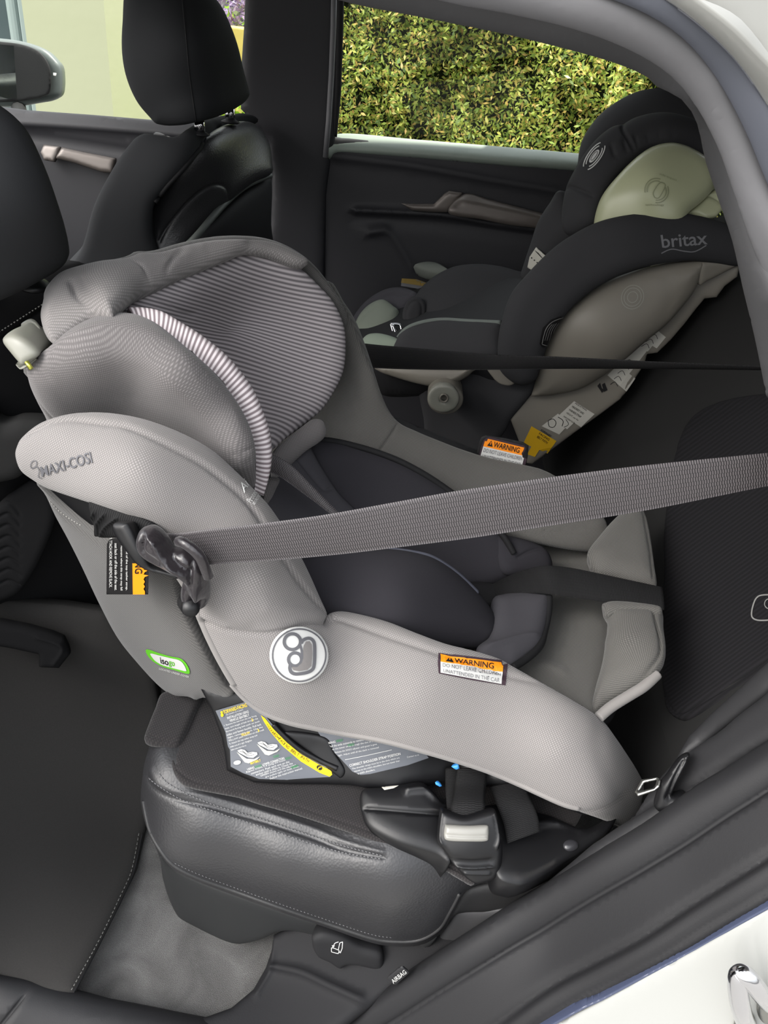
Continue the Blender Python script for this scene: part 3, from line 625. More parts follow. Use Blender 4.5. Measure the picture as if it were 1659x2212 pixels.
# upper part of the wheel-arch trim, right of the child seat
UA = [(1130, 1960), (1200, 1905), (1300, 1840), (1400, 1770), (1480, 1715), (1560, 1650), (1659, 1585), (1760, 1520), (1950, 1390), (2200, 1240)]
UT = [(1100, 1975), (1220, 1880), (1300, 1815), (1372, 1765), (1400, 1725), (1450, 1660), (1500, 1620), (1560, 1580), (1600, 1545), (1659, 1500), (1700, 1460), (1760, 1420), (1950, 1280), (2200, 1120)]
panel('trim_11', resamp(cr(UT), 25).tolist()+resamp(cr([(q[0]+10, q[1]+16) for q in UA]), 25)[::-1].tolist(), [(1300, 1840, .085), (1659, 1600, .088), (1400, 1725, .13), (1659, 1500, .12), (1220, 1880, .10)], m_trimd, None, .010, .012, .03, 12, False, key='arch2', kind='structure',
      creases=[([(1300, 1815), (1420, 1745), (1540, 1680), (1659, 1620)], -.004, 8)])
panel('trim_12', [(1486, 1640), (1500, 1622), (1530, 1598), (1600, 1545), (1659, 1500), (1760, 1420), (1900, 1320), (1900, 1200), (1760, 1340), (1659, 1432), (1600, 1486), (1540, 1540), (1490, 1590), (1462, 1640), (1450, 1690), (1470, 1720), (1500, 1700)], [(1480, 1640, .14), (1659, 1490, .13), (1659, 1432, .15), (1470, 1720, .145), (1500, 1590, .16)], m_trimd, None, .006, .01, .03, 12, False, key='arch3', kind='structure')
# dark plastic floor-side trim
panel('trim_13', [(592, 2020), (620, 2004), (680, 1990), (760, 1980), (1000, 1930), (1060, 1900), (1180, 1880), (1260, 1840), (1200, 1900), (1100, 1970), (960, 2062), (820, 2160), (700, 2250), (430, 2250), (430, 2203), (500, 2178), (548, 2138), (575, 2090), (588, 2050)],
      [(600, 2010, ('z', .27)), (430, 2203, ('z', .215)), (575, 2090, ('z', .235)), (700, 2230, ('z', .25)), (1000, 1990, ('z', .36)), (1200, 1880, ('z', .42)), (780, 2100, ('z', .29))], m_foot, None, .01, .012, .02, 10, False, key='footwell', kind='structure',
      creases=[([(600, 2085), (660, 2100), (720, 2130), (785, 2160)], .008, 10), ([(590, 2010), (596, 2060), (590, 2100), (560, 2150)], .004, 5)])
ya = min(float(cast(['arch', 'footwell', 'arch2'], a, b)[1]) for a, b in ((836, 2112), (868, 2086), (885, 2101), (853, 2130)))-.004
at_ = panel('airbag_tag', [(836, 2113), (868, 2087), (885, 2101), (853, 2129)], [(836, 2113, ya), (868, 2087, ya), (853, 2129, ya)], m_trimd, bpy.data.objects['trim_1'], .0006, .001, .003, 5, False, key='atag')
A_ = Acc(); text(A_, 'atag', 'AIRBAG', [(844, 2116), (873, 2093), (879, 2101), (850, 2124)], .0008, True); A_.build('safety_lettering', m_white, at_, smooth=False)
# striker
sk = thing('door_striker', 'polished chrome door striker loop on the white door jamb', 'door striker', cast('jamb', 1620, 2190) if cast('jamb', 1620, 2190) is not None else P(1620, 2190, y=-.07))
q = [(1690, 2182, -.002), (1664, 2168, .018), (1645, 2148, .030), (1625, 2122, .036), (1610, 2108, .038), (1600, 2106, .038), (1594, 2116, .038), (1595, 2145, .036), (1601, 2180, .032), (1612, 2215, .020), (1624, 2250, -.002)]
V, F = tube(cr([P(a, b, float(cast('jamb', a, b)[1])-c) for a, b, c in q]), .0085, 16); mesh('loop', V, F, m_chrome, sk)
for j, (cx, cy, a, b) in enumerate(((1668, 2175, 34, 40), (1610, 2235, 28, 52))):
    panel('washer', ellipse(cx, cy, a, b), on('jamb', [(cx-20, cy), (cx+20, cy), (cx, cy+20), (cx, cy-20)], .002), m_steel, sk, .003, .004, .006, 6)
# ------------------------------------------------------------------ driver seat
ds = thing('driver_seat', 'far front car seat in black leather with an upright headrest', 'car seat', P(400, 620, y=1.1))
panel('seat_side', [(120, 640), (175, 540), (205, 440), (250, 355), (285, 308), (302, 294), (320, 290), (375, 298), (400, 283), (440, 260), (500, 247), (535, 247), (560, 262), (520, 268), (475, 283), (440, 308), (404, 356), (362, 402), (334, 440), (330, 500), (350, 640)],
      [(170, 545, .98), (300, 300, .98), (430, 308, 1.02), (500, 256, 1.26), (320, 560, 1.0)], m_head, ds, .010, .02, .10, 9, key='dsA')
panel('backrest', [(436, 308), (470, 280), (520, 262), (552, 272), (578, 310), (585, 350), (583, 380), (545, 396), (500, 430), (450, 480), (410, 525), (380, 600), (340, 600), (320, 480), (356, 402), (402, 352)],
      [(436, 308, 1.02), (550, 275, 1.28), (583, 375, 1.24), (400, 540, 1.03), (330, 480, 1.02), (480, 370, 1.09)], m_leather, ds, .018, .03, .12, 8, key='dsB',
      creases=[([(345, 520), (370, 470), (400, 425), (430, 398), (455, 392), (475, 402), (484, 425)], -.004, 4)])
0 and panel('headrest_plateau', [(375, 300), (400, 285), (430, 270), (480, 256), (530, 258), (560, 275), (520, 274), (480, 286), (445, 304), (430, 318), (400, 318)], [(380, 300, 1.0), (530, 260, 1.25), (440, 310, 1.0)], m_blackm, ds, .006, .008, .06, 6)
panel('back_shell', [(583, 384), (584, 480), (580, 620), (380, 640), (370, 580), (400, 545), (450, 490), (500, 440), (545, 404)], [(583, 384, 1.26), (580, 600, 1.24), (380, 600, 1.0), (450, 500, 1.05)], m_blackm, ds, .01, .02, .06, 9)
V, F = tube(cr([P(*k) for k in ((584, 379, 1.235), (560, 387, 1.20), (525, 405, 1.15), (490, 435, 1.09), (455, 474, 1.03), (425, 510, .985), (405, 530, .97))]), .0065, 8); mesh('edge_trim', V, F, M('grey_edge_trim', (70, 74, 72), .5), ds)
for pts in ([(438, 310), (402, 356), (360, 402), (334, 436)],): seam('piping', ['dsA', 'dsB'], pts, .004, m_piping, ds, .001)
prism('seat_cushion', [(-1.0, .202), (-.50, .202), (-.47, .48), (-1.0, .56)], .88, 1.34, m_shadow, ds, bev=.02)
hr = panel('headrest', [(275, -30), (268, 50), (267, 110), (276, 165), (297, 215), (325, 250), (346, 269), (385, 271), (425, 264), (470, 252), (512, 232), (531, 214), (533, 198), (520, 148), (508, 100), (492, 55), (474, 18), (445, -14), (390, -36), (320, -44)],
      [(275, 100, 1.02), (350, 265, 1.02), (410, 100, .985), (425, 264, .985), (530, 200, 1.14), (470, 20, 1.12), (340, 0, 1.04)], m_head, ds, .022, .035, .07, 8, key='dsH')
seam('headrest_seam', 'dsH', [(392, -30), (396, 20), (402, 80), (408, 150), (416, 210), (424, 262)], .0012, m_blackm, ds, .0)
for x, y, yy in ((430, 262, 1.03), (496, 236, 1.15)):
    V, F = tube([P(x, y-8, yy), P(x+2, y+26, yy)], .0095, 14); mesh('headrest_post', V, F, m_chrome, ds)
    V, F = tube([P(x+2, y+22, yy), P(x+2, y+27, yy), P(x+2, y+30, yy)], [.010, .018, .015], 16); mesh('post_guide', V, F, m_blackm, ds)
# ------------------------------------------------------------------ front passenger seat
ps = thing('passenger_seat', 'near front car seat seen from behind at the left edge', 'car seat', P(100, 1950, y=.3))
panel('backrest', [(-200, 560), (-60, 600), (0, 620), (70, 600), (120, 575), (170, 565), (240, 590), (300, 640), (320, 900), (330, 1200), (330, 1480), (-40, 1460), (-200, 1400)],
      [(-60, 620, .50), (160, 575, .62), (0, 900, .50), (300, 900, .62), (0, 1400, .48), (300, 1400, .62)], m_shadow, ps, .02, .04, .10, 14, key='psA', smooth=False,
      creases=[([(-40, 745), (40, 690), (95, 650)], -.004, 4)])
stitches('stitching', 'psA', [[(-10, 722), (40, 690), (95, 655)]], M('dim_thread', (120, 120, 116), .7), ps, .0008, 4, 4)
panel('back_bolster', [(-60, 860), (0, 912), (50, 905), (110, 915), (100, 960), (60, 1010), (40, 1030), (0, 1040), (-60, 1050)], [(-40, 900, .44), (100, 920, .46), (0, 1030, .44)], m_seatback, ps, .012, .02, .05, 9)
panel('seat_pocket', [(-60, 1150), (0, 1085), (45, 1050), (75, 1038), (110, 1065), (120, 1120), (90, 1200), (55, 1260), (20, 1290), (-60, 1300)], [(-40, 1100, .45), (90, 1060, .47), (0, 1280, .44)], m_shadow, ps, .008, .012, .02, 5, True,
      creases=[([(-10, 1095+i*24), (20, 1080+i*24), (45, 1105+i*22)], -.003, 3.0) for i in range(8)])
panel('lower_back', [(-200, 1300), (0, 1296), (60, 1300), (140, 1306), (230, 1320), (330, 1440), (350, 1560), (334, 1650), (318, 1780), (297, 1875), (243, 1985), (202, 2065), (160, 2150), (60, 2170), (-200, 2160)],
      [(0, 1300, .47), (250, 1330, .50), (0, 1480, .44), (300, 1540, .47), (0, 1800, .26), (290, 1780, .33), (150, 2130, .055), (-100, 2130, .04), (120, 1900, .20)], m_seatlow, ps, .01, .02, .04, 12, False, key='psL')
stitches('edge_stitching', 'psL', [[(300, 1800), (284, 1880), (260, 1935), (220, 2018), (188, 2078), (152, 2142)]], M('thread_grey', (95, 95, 92), .7), ps, .0007, 6, 4)
seam('edge_seam', 'psL', [(308, 1800), (290, 1880), (266, 1937), (227, 2020), (194, 2082), (158, 2145)], .0012, m_blackm, ps)
panel('seat_cushion', [(-200, 1290), (60, 1290), (120, 1285), (330, 1300), (350, 1560), (200, 1560), (-200, 1500)], [(0, 1300, .62), (300, 1310, .64), (0, 1500, .52), (300, 1540, .55)], m_seatlow, ps, .01, .02, .06, 14,
      creases=[([(20, 1310), (120, 1318), (230, 1330), (260, 1350)], .006, 8)], smooth=False)
panel('anchor_housing', [(-60, 1338), (0, 1340), (60, 1352), (110, 1366), (138, 1378), (148, 1398), (152, 1412), (128, 1442), (85, 1440), (84, 1412), (30, 1400), (-60, 1385)], [(-20, 1350, .42), (140, 1385, .435), (90, 1440, .41)], m_shadow, ps, .012, .010, .03, 6, False,
      creases=[([(85, 1372), (125, 1385), (138, 1400), (118, 1430)], .004, 4)])
panel('headrest', [(-140, 190), (-40, 208), (0, 228), (35, 258), (60, 292), (82, 345), (105, 405), (128, 470), (138, 520), (134, 545), (122, 565), (98, 584), (60, 605), (20, 625), (-40, 650), (-140, 660)],
      [(-60, 260, .34), (60, 300, .36), (130, 500, .42), (0, 600, .36), (-60, 600, .34), (40, 420, .34)], m_head, ps, .03, .04, .06, 9, key='psH')
V, F = tube([P(68, 575, .42), P(70, 618, .42)], .0065, 12); mesh('headrest_post', V, F, m_chrome, ps)
V, F = tube([P(70, 600, .42), P(70, 608, .42), P(70, 614, .42), P(70, 620, .42)], [.010, .018, .022, .020], 20); mesh('post_guide', V, F, m_black, ps)
# ------------------------------------------------------------------ rear bench
rb = thing('rear_bench', 'black leather rear bench of the car', 'rear seat', (.1, .3, .2))
prism('backrest', [(.385, .50), (.41, .62), (.45, .74), (.55, .96), (.63, 1.08), (.68, 1.10), (.75, 1.09), (.77, 1.04), (.57, .45), (.41, .42)], .13, 1.38, m_seatback, rb, key='bkr', bev=.02)
CT = [(0, 1)]
cush = panel('seat_cushion', [(313, 1668), (318, 1640), (330, 1600), (350, 1540), (370, 1490), (500, 1440), (800, 1400), (1100, 1500), (1230, 1750), (1200, 1870), (1100, 1900), (1035, 1905), (1000, 1925), (980, 1965), (955, 2008), (910, 2035), (850, 2038), (800, 2030), (700, 1996), (600, 1962), (500, 1926), (425, 1898), (375, 1872), (345, 1835), (322, 1790), (308, 1725)],
      [(345, 1680, ('z', .548)), (450, 1500, ('z', .540)), (1000, 1500, ('z', .530)), (800, 1650, ('z', .535)), (1200, 1700, ('z', .525)), (500, 1640, ('z', .540)), (1000, 1880, ('z', .515)), (700, 1790, ('z', .540)), (345, 1835, .135), (500, 1926, .128), (700, 1996, .122), (850, 2038, .118), (955, 2008, .115), (600, 1865, .108), (700, 1895, .098), (430, 1800, .130), (850, 1935, .085), (310, 1725, .19)],
      m_leather, rb, .016, .035, .06, 8, key='cush', creases=[([(335, 1672), (350, 1690), (400, 1722), (470, 1748), (560, 1775), (650, 1806), (740, 1834), (830, 1850)], -.003, 4), ([(345, 1665), (360, 1684), (405, 1708), (470, 1733), (560, 1760), (650, 1790), (740, 1820), (830, 1843)], .002, 4)])
skirt = panel('side_skirt', [(322, 1795), (345, 1835), (375, 1872), (425, 1898), (500, 1926), (600, 1962), (700, 1996), (800, 2030), (850, 2038), (910, 2035), (945, 2020), (925, 2046), (890, 2060), (850, 2064), (790, 2052), (720, 2032), (670, 2016), (630, 2008), (598, 2012), (560, 2028), (510, 2038), (460, 2034), (420, 2014), (390, 1985), (368, 1945), (352, 1895), (345, 1850)],
      [(345, 1845, .15), (500, 1930, .14), (850, 2040, .125), (500, 2030, .165), (380, 1960, .19), (850, 2060, .13), (670, 2010, .14)], m_vinyl, rb, .006, .012, .05, 7)
seam('piping', 'cush', [(310, 1730), (323, 1790), (346, 1834), (376, 1869), (426, 1895), (500, 1922), (600, 1958), (700, 1992), (800, 2025), (850, 2033), (905, 2030), (948, 2006), (972, 1968), (992, 1930)], .0026, m_leather2, rb, .0)
m_thr = M('light_thread', (92, 92, 94), .6)
stitches('top_stitching', 'cush', [[(322, 1680), (340, 1695), (395, 1728), (468, 1755), (560, 1784), (650, 1815), (740, 1842), (825, 1856)], [(345, 1672), (362, 1691), (405, 1715), (470, 1741), (560, 1767), (650, 1797), (740, 1826), (828, 1848)]], m_thr, rb, .0007, 5, 3)
stitches('piping_stitching', 'cush', [[(378, 1864), (430, 1888), (500, 1914), (600, 1950), (700, 1984), (800, 2017), (850, 2025)]], m_thr, rb, .0004, 4, 4)
panel('rear_skirt', [(1000, 1925), (1030, 1912), (1080, 1905), (1150, 1905), (1230, 1850), (1200, 1900), (1120, 1950), (1090, 1968), (990, 1972), (960, 2010), (975, 1965)], [(1000, 1925, .125), (1200, 1870, .14), (1090, 1968, .12)], m_leather2, rb, .006, .01, .03, 7)
panel('seat_base_trim', [(990, 1968), (1095, 1964), (1040, 2002), (950, 2062), (880, 2072), (930, 2045), (960, 2010)], [(990, 1970, .12), (1090, 1966, .115), (900, 2066, .125)], M('bench_base_plastic', (72, 72, 74), .6), rb, .004, .008, .03, 7, False)
lv = panel('fold_lever', [(676, 2018), (700, 2012), (740, 2022), (780, 2042), (820, 2054), (828, 2066), (828, 2084), (815, 2090), (780, 2082), (750, 2080), (735, 2088), (712, 2074), (690, 2064), (678, 2048), (674, 2030)], [(680, 2020, .105), (820, 2070, .100), (730, 2080, .098)], m_blackm, rb, .008, .008, .02, 5, key='lev')
A_ = Acc()
for pts in ([(716, 2046), (716, 2055), (731, 2059), (733, 2052), (722, 2047), (716, 2046)], [(734, 2036), (740, 2034), (739, 2048), (735, 2058), (731, 2050), (734, 2036)], [(720, 2042), (724, 2036), (731, 2034)]): line_on(A_, 'lev', pts, 1.6, .0008, False, False, 2)
poly_on(A_, 'lev', [(717, 2040), (724, 2041), (719, 2046)]); A_.build('fold_symbol', m_white, lv)
# ------------------------------------------------------------------ seat protector
sp_ = thing('seat_protector', 'black padded seat protector mat under the child seat', 'seat protector', (.1, .35, .56))
panel('base_mat', [(372, 1662), (369, 1640), (378, 1610), (392, 1575), (425, 1510), (500, 1400), (1000, 1400), (1250, 1700), (1200, 1830), (1120, 1870), (1036, 1897), (1022, 1912), (1000, 1902), (970, 1884), (920, 1858), (860, 1836), (780, 1806), (700, 1778), (620, 1752), (560, 1735), (520, 1722), (470, 1712), (420, 1702), (390, 1690)],
      [(385, 1680, ('z', .572)), (430, 1520, ('z', .572)), (560, 1735, ('z', .571)), (800, 1812, ('z', .568)), (1020, 1905, ('z', .552)), (1100, 1500, ('z', .570)), (1150, 1850, ('z', .560)), (600, 1500, ('z', .572))], m_matcloth, sp_, .007, .006, .008, 8, key='pmat',
      creases=[([(380, 1655), (378, 1630), (395, 1585), (425, 1520)], -.003, 3), ([(382, 1668), (420, 1694), (520, 1712), (620, 1742), (700, 1768), (800, 1803), (900, 1842), (1000, 1892)], -.003, 3)], smooth=True)
panel('mat_flap', [(312, 1598), (320, 1572), (335, 1535), (352, 1500), (400, 1500), (436, 1505), (420, 1545), (400, 1590), (382, 1614), (350, 1612), (322, 1608)], [(315, 1600, ('z', .575)), (360, 1500, ('z', .575)), (420, 1550, ('z', .580))], m_matcloth, sp_, .008, .006, .008, 6, creases=[([(318, 1592), (345, 1604), (382, 1606)], -.002, 2.5)])
seam('binding', 'pmat', [(372, 1668), (392, 1696), (420, 1708), (470, 1717), (520, 1727), (620, 1757), (700, 1783), (780, 1811), (860, 1841), (920, 1863), (970, 1889), (1005, 1908), (1024, 1912), (1034, 1900)], .0032, m_blackm, sp_, -.003)
BKA = [(1440, 1400), (1600, 1300), (1480, 1560), (1640, 1450), (1300, 1100), (1500, 1000), (1240, 950)]
def bk(x, y, off):
    r = cast('bkr', x, y, off); return None if r is None else (x, y, ('y', float(r[1])))
an = [a for a in (bk(x, y, .012) for x, y in ((1500, 1250), (1430, 1000), (1600, 1100), (1300, 900), (1500, 800), (1450, 1350))) if a]
panel('backrest_mat', [(1443, 1100), (1438, 1250), (1434, 1400), (1434, 1470), (1440, 1520), (1452, 1545), (1478, 1558), (1500, 1552), (1560, 1520), (1620, 1480), (1690, 1430), (1800, 1330), (1800, 900), (1700, 850), (1500, 900)], an, m_matmesh, sp_, .008, .008, .006, 12, key='bmat',
      creases=[([(1441, 1495), (1455, 1530), (1478, 1543), (1540, 1512), (1620, 1462), (1700, 1400)], -.003, 4)])
A_ = Acc(); line_on(A_, 'bmat', [(1690, 1286), (1650, 1286), (1636, 1292), (1629, 1306), (1625, 1325), (1628, 1336), (1645, 1341), (1690, 1338)], 3, .0012)
line_on(A_, 'bmat', ellipse(1664, 1305, 11, 11), 2, .0012, True); A_.build('mat_logo', m_lightprint, sp_)
# ------------------------------------------------------------------ near child seat (rear facing)
cs = thing('child_car_seat', 'light grey rear-facing child car seat with striped headrest liner, nearest the camera', 'child car seat', (-.02, .38, .62))
# moulded base and under-shell
panel('base_shell', [(430, 1480), (456, 1530), (478, 1590), (486, 1630), (490, 1664), (550, 1690), (620, 1694), (700, 1694), (760, 1696), (790, 1702), (850, 1708), (960, 1690), (1100, 1700), (1260, 1760), (1300, 1760), (1200, 1600), (800, 1500)],
      [(470, 1540, .205), (700, 1600, .200), (560, 1678, ('z', .588)), (500, 1655, ('z', .588)), (740, 1688, ('z', .588)), (850, 1708, ('z', .590)), (1000, 1640, .21), (1050, 1700, ('z', .60)), (1250, 1760, ('z', .60)), (900, 1500, .21)], m_black, cs, .008, .02, .10, 9, key='base', smooth=False)
panel('belt_path_recess', [(612, 1580), (700, 1590), (722, 1625), (745, 1662), (738, 1680), (728, 1676), (690, 1645), (650, 1612)], on('base', [(640, 1600), (700, 1600), (725, 1660), (680, 1610)], .001), m_black, cs, .003, .006, .01, 5)
V, F = tube(cr([cast('base', *k, .004) for k in ((592, 1562), (610, 1582), (645, 1614), (690, 1640), (730, 1658))]), .0035, 8); mesh('belt_path_rail', V, F, m_black, cs)
panel('base_block', [(778, 1720), (790, 1704), (840, 1700), (905, 1690), (932, 1706), (955, 1735), (968, 1745), (975, 1860), (940, 1846), (860, 1822), (800, 1790), (781, 1755)],
      [(785, 1758, ('z', .585)), (860, 1820, ('z', .585)), (1000, 1870, ('z', .580)), (850, 1704, .162), (930, 1706, .165), (1000, 1745, .155)], m_black, cs, .008, .02, .08, 6, creases=[([(780, 1750), (850, 1756), (950, 1764)], -.004, 4), ([(880, 1712), (915, 1708), (935, 1722), (958, 1736)], .006, 6)])
panel('base_foot', [(1050, 1740), (1180, 1760), (1260, 1790), (1330, 1760), (1310, 1800), (1240, 1850), (1150, 1905), (1110, 1912), (1072, 1890), (1062, 1800)],
      [(1040, 1880, ('z', .578)), (1150, 1900, ('z', .570)), (1310, 1800, ('z', .578)), (1180, 1765, .165), (1060, 1750, .155)], m_black, cs, .006, .02, .06, 8, key='bfoot', creases=[([(1140, 1790), (1180, 1782), (1230, 1786), (1255, 1796)], .005, 7)])
panel('base_bolt', ellipse(1233, 1826, 17, 13), on('bfoot', [(1225, 1820), (1242, 1820), (1233, 1834)], .001), M('base_bolt_cap', (45, 45, 48), .25), cs, .004, .008, .01, 4)
lb1 = decal('instruction_label', 'base', [(467, 1534), (500, 1524), (545, 1511), (556, 1524), (590, 1565), (640, 1612), (690, 1645), (716, 1664), (714, 1677), (660, 1680), (620, 1683), (560, 1681), (525, 1668), (500, 1655), (498, 1618), (494, 1612), (488, 1580)], m_slate, cs, .0015, 6, label='slate instruction label with white print', key='lb1')
yel = decal('belt_path_marking', 'base', [(564, 1543), (573, 1550), (590, 1572), (620, 1603), (650, 1628), (690, 1651), (716, 1664), (718, 1672), (712, 1676), (690, 1668), (650, 1644), (610, 1610), (585, 1580), (570, 1556)], m_yellow, cs, .0022, 5, key='yel', label='yellow curved strip')
lb2 = decal('side_label', 'base', [(686, 1578), (700, 1600), (712, 1614), (740, 1642), (762, 1666), (780, 1673), (800, 1671), (880, 1652), (925, 1636), (900, 1600), (700, 1560)], m_slate, cs, .0015, 6, key='lb2', label='slate instruction label with white print')
AW, AY, AG, AK = Acc(), Acc(), Acc(), Acc()
s1 = -17.5*math.pi/180
def lq(x, y, w, h, a=s1): c, s = math.cos(a), math.sin(a); return [(x, y), (x+w*c, y+w*s), (x+w*c-h*s, y+w*s+h*c), (x-h*s, y+h*c)]
def fine(acc, key, x, y, w, h, a, words, seedless=0):
    text(acc, key, words, lq(x, y, w, h, a), .0019)
text(AY, 'lb1', 'FORWARD-FACING', lq(483, 1533, 52, 8), .002, True)
for e in (ellipse(480, 1537, 2.5, 2.5, 0, 10), ellipse(481, 1543, 3, 4, 0, 10)): poly_on(AY, 'lb1', e, .002)
text(AW, 'lb1', '12 months to 4 years', lq(489, 1541, 38, 4), .002)
text(AW, 'lb1', 'INSTALLATION USING', lq(491, 1547, 48, 5.5), .002, True); text(AW, 'lb1', 'VEHICLE SEATBELT', lq(496, 1553, 44, 5.5), .002, True)
W_ = ['1. Remove the seat from the rear facing', 'base, turn length of belt through the', 'forward facing belt path on both', 'sides and fasten buckle. Pull belt', 'tight, removing slack. Use the', 'YELLOW path marked on the shell.', '4. Attach the top tether strap and', 'make sure all is tight. Retighten', 'before every trip in the car.']
for i, w in enumerate(W_):
    text(AW, 'lb1', w, lq(485+i*1.9, 1564+i*6.6, 72+i*1.6 if i < 6 else 62-(i-6)*14, 4.6), .002)
text(AY, 'lb1', 'YELLOW', lq(521, 1584, 20, 5), .0024, True); text(AY, 'lb1', '2', lq(543, 1551, 4, 6), .0024, True); text(AY, 'lb1', '3', lq(556, 1574, 4, 6), .0024, True)
text(AY, 'lb1', 'SEATBELT', lq(541, 1646, 23, 5), .002, True); text(AG, 'lb1', 'SOGO', lq(590, 1632, 13, 5), .002, True)
text(AG, 'lb1', 'SOGO', lq(551, 1654, 14, 5), .0024, True); text(AW, 'lb1', 'USING', lq(535, 1659, 15, 4.5), .002, True); text(AW, 'lb1', 'LOWER CONNECTORS', lq(567, 1649, 49, 5), .002, True)
W2 = ['Repeat STEPS 1-4 using the lower', 'connectors. Push each one on the', 'anchor until it clicks in. Check the', 'GREEN shows and the adjusters', 'are pulled tight on both sides.', 'Follow the instruction manual.']
for i, w in enumerate(W2): text(AW, 'lb1', w, lq(533+i*10, 1665+i*2.6-(i > 3)*0, 88-i*3, 4.4), .002)
text(AG, 'lb1', 'GREEN', lq(628, 1655, 16, 5), .0024, True); text(AG, 'lb1', 'SOGO', lq(616, 1636, 13, 5), .0024, True)
for cx, cy in ((536, 1628), (579, 1611)):     # two small seat drawings
    poly_on(AW, 'lb1', [(cx-22, cy-8), (cx-14, cy-11), (cx-6, cy-9), (cx, cy-3), (cx+10, cy-5), (cx+20, cy-4), (cx+21, cy+1), (cx+12, cy+8), (cx+2, cy+7), (cx-8, cy+2), (cx-18, cy-3)], .002)
    B_ = Acc(); poly_on(B_, 'lb1', [(cx-24, cy-5), (cx-2, cy+10), (cx+14, cy+11), (cx+26, cy+5), (cx+20, cy+12), (cx+2, cy+20), (cx-6, cy+18)], .0018); B_.build('drawing_shade', m_offwhite, lb1)
    line_on(AK, 'lb1', [(cx-18, cy-7), (cx-8, cy-4), (cx, cy+3), (cx+14, cy+1)], .8, .0024); line_on(AK, 'lb1', [(cx-12, cy-9), (cx-2, cy-1), (cx+10, cy-3)], .8, .0024)
poly_on(AW, 'lb1', ellipse(514, 1646, 8, 4.5, -.2, 14), .002)
AW.build('label_print', m_white, lb1, smooth=False); AY.build('yellow_lettering', m_yellow, lb1, smooth=False); AG.build('green_lettering', m_green2, lb1, smooth=False); AK.build('drawing_lines', m_ink, lb1, smooth=False)
A_ = Acc(); s_ = 'FORWARD-FACING BELT PATH'; pth = resamp(cr([(574, 1565), (600, 1592), (632, 1622), (668, 1645)]), 1, n=len(s_))
for i, ch in enumerate(s_):
    if ch == ' ': continue
    d = pth[i+1]-pth[i]; L_ = np.hypot(*d); d = d/L_; n_ = np.array([-d[1], d[0]]); p0 = pth[i]; w = L_*(.8 if ch != 'I' else .3); h = 6.2 if ch != '-' else 1.4
    o0 = p0-n_*h/2*(1 if ch != '-' else 1); text(A_, 'yel', ch, [o0, o0+d*w, o0+d*w+n_*h, o0+n_*h], .0008)
poly_on(A_, 'yel', ellipse(690, 1658, 6.5, 5, .6, 16), .0008)
A_.build('belt_path_lettering', m_ink, yel, smooth=False); A_ = Acc(); line_on(A_, 'yel', [(687, 1661), (690, 1656), (694, 1656)], 2, .0014); A_.build('arrow_mark', m_yellow, yel, smooth=False)
A_ = Acc(); AG = Acc(); s2 = -12*math.pi/180
text(A_, 'lb2', 'USING', lq(707, 1602, 18, 4.5, s2), .002, True); text(AG, 'lb2', 'SOGO', lq(727, 1597, 14, 5, s2), .002, True)
for i, w in enumerate(['Pull the ends outwards to remove the slack', 'to the lower strap through the slot of the', 'Release the SOGO adjuster until green is gone', 'tight. Adjust until all the slack is removed']):
    text(A_, 'lb2', w, lq(712+i*6, 1609+i*6.8, 96-i*2, 4.6, s2), .002)
text(AG, 'lb2', 'SOGO', lq(752, 1606, 14, 5, s2), .0024, True)
line_on(A_, 'lb2', [(746, 1640), (790, 1631), (846, 1618)], 1, .002, False, False)
text(A_, 'lb2', 'CORRECT SHOULDER STRAP POSITION', lq(755, 1650, 112, 5.6, s2-.03), .002, True)
for i, w in enumerate(['The shoulder straps must be in the slots which are', 'nearest to the child\'s shoulders, but not lower than', 'the child\'s shoulders.']): text(A_, 'lb2', w, lq(761+i*4, 1658+i*5.4, (104, 100, 42)[i], 4.2, s2-.03), .002)
text(A_, 'lb2', 'Contact us at', lq(878, 1632, 26, 3.6, s2), .002)
A_.build('label_print', m_white, lb2, smooth=False); AG.build('green_lettering', m_green2, lb2, smooth=False)
# inside of the shell
panel('inner_shell', [(560, 900), (700, 850), (850, 900), (1000, 960), (1200, 1030), (1340, 1090), (1340, 1300), (1320, 1560), (1150, 1480), (900, 1420), (720, 1350), (600, 1150)],
      [(600, 950, .585), (1000, 980, .60), (1330, 1100, ('z', .68)), (1300, 1500, ('z', .66)), (1000, 1300, ('z', .66)), (700, 1300, ('z', .72))], m_blackm, cs, .004, .01, .02, 16)
panel('far_side_cover', [(700, 610), (738, 655), (760, 695), (790, 770), (812, 820), (836, 880), (862, 913), (900, 932), (950, 953), (1000, 972), (1060, 990), (1130, 1004), (1175, 1016), (1215, 1040), (1262, 1085), (1310, 1130), (1290, 1190), (1100, 1160), (900, 1120), (700, 1060), (590, 1010), (580, 900), (640, 760)],
      [(700, 660, .66), (760, 700, .64), (800, 800, .62), (860, 915, .605), (1000, 970, .60), (1200, 1030, .60), (700, 900, .60), (700, 780, .66), (900, 1030, .54), (1200, 1150, .53), (620, 980, .56), (1000, 1100, .525)], m_pad, cs, .012, .025, .035, 8, key='farcov',
      creases=[([(858, 916), (842, 945), (822, 976)], -.004, 3)])
panel('neck_bolster', [(585, 1005), (590, 975), (630, 940), (665, 912), (680, 905), (694, 908), (702, 920), (703, 940), (690, 955), (660, 975), (628, 1005), (610, 1030), (590, 1040)], [(590, 1000, .44), (690, 915, .50), (630, 1000, .45)], m_cover2, cs, .012, .018, .02, 6)
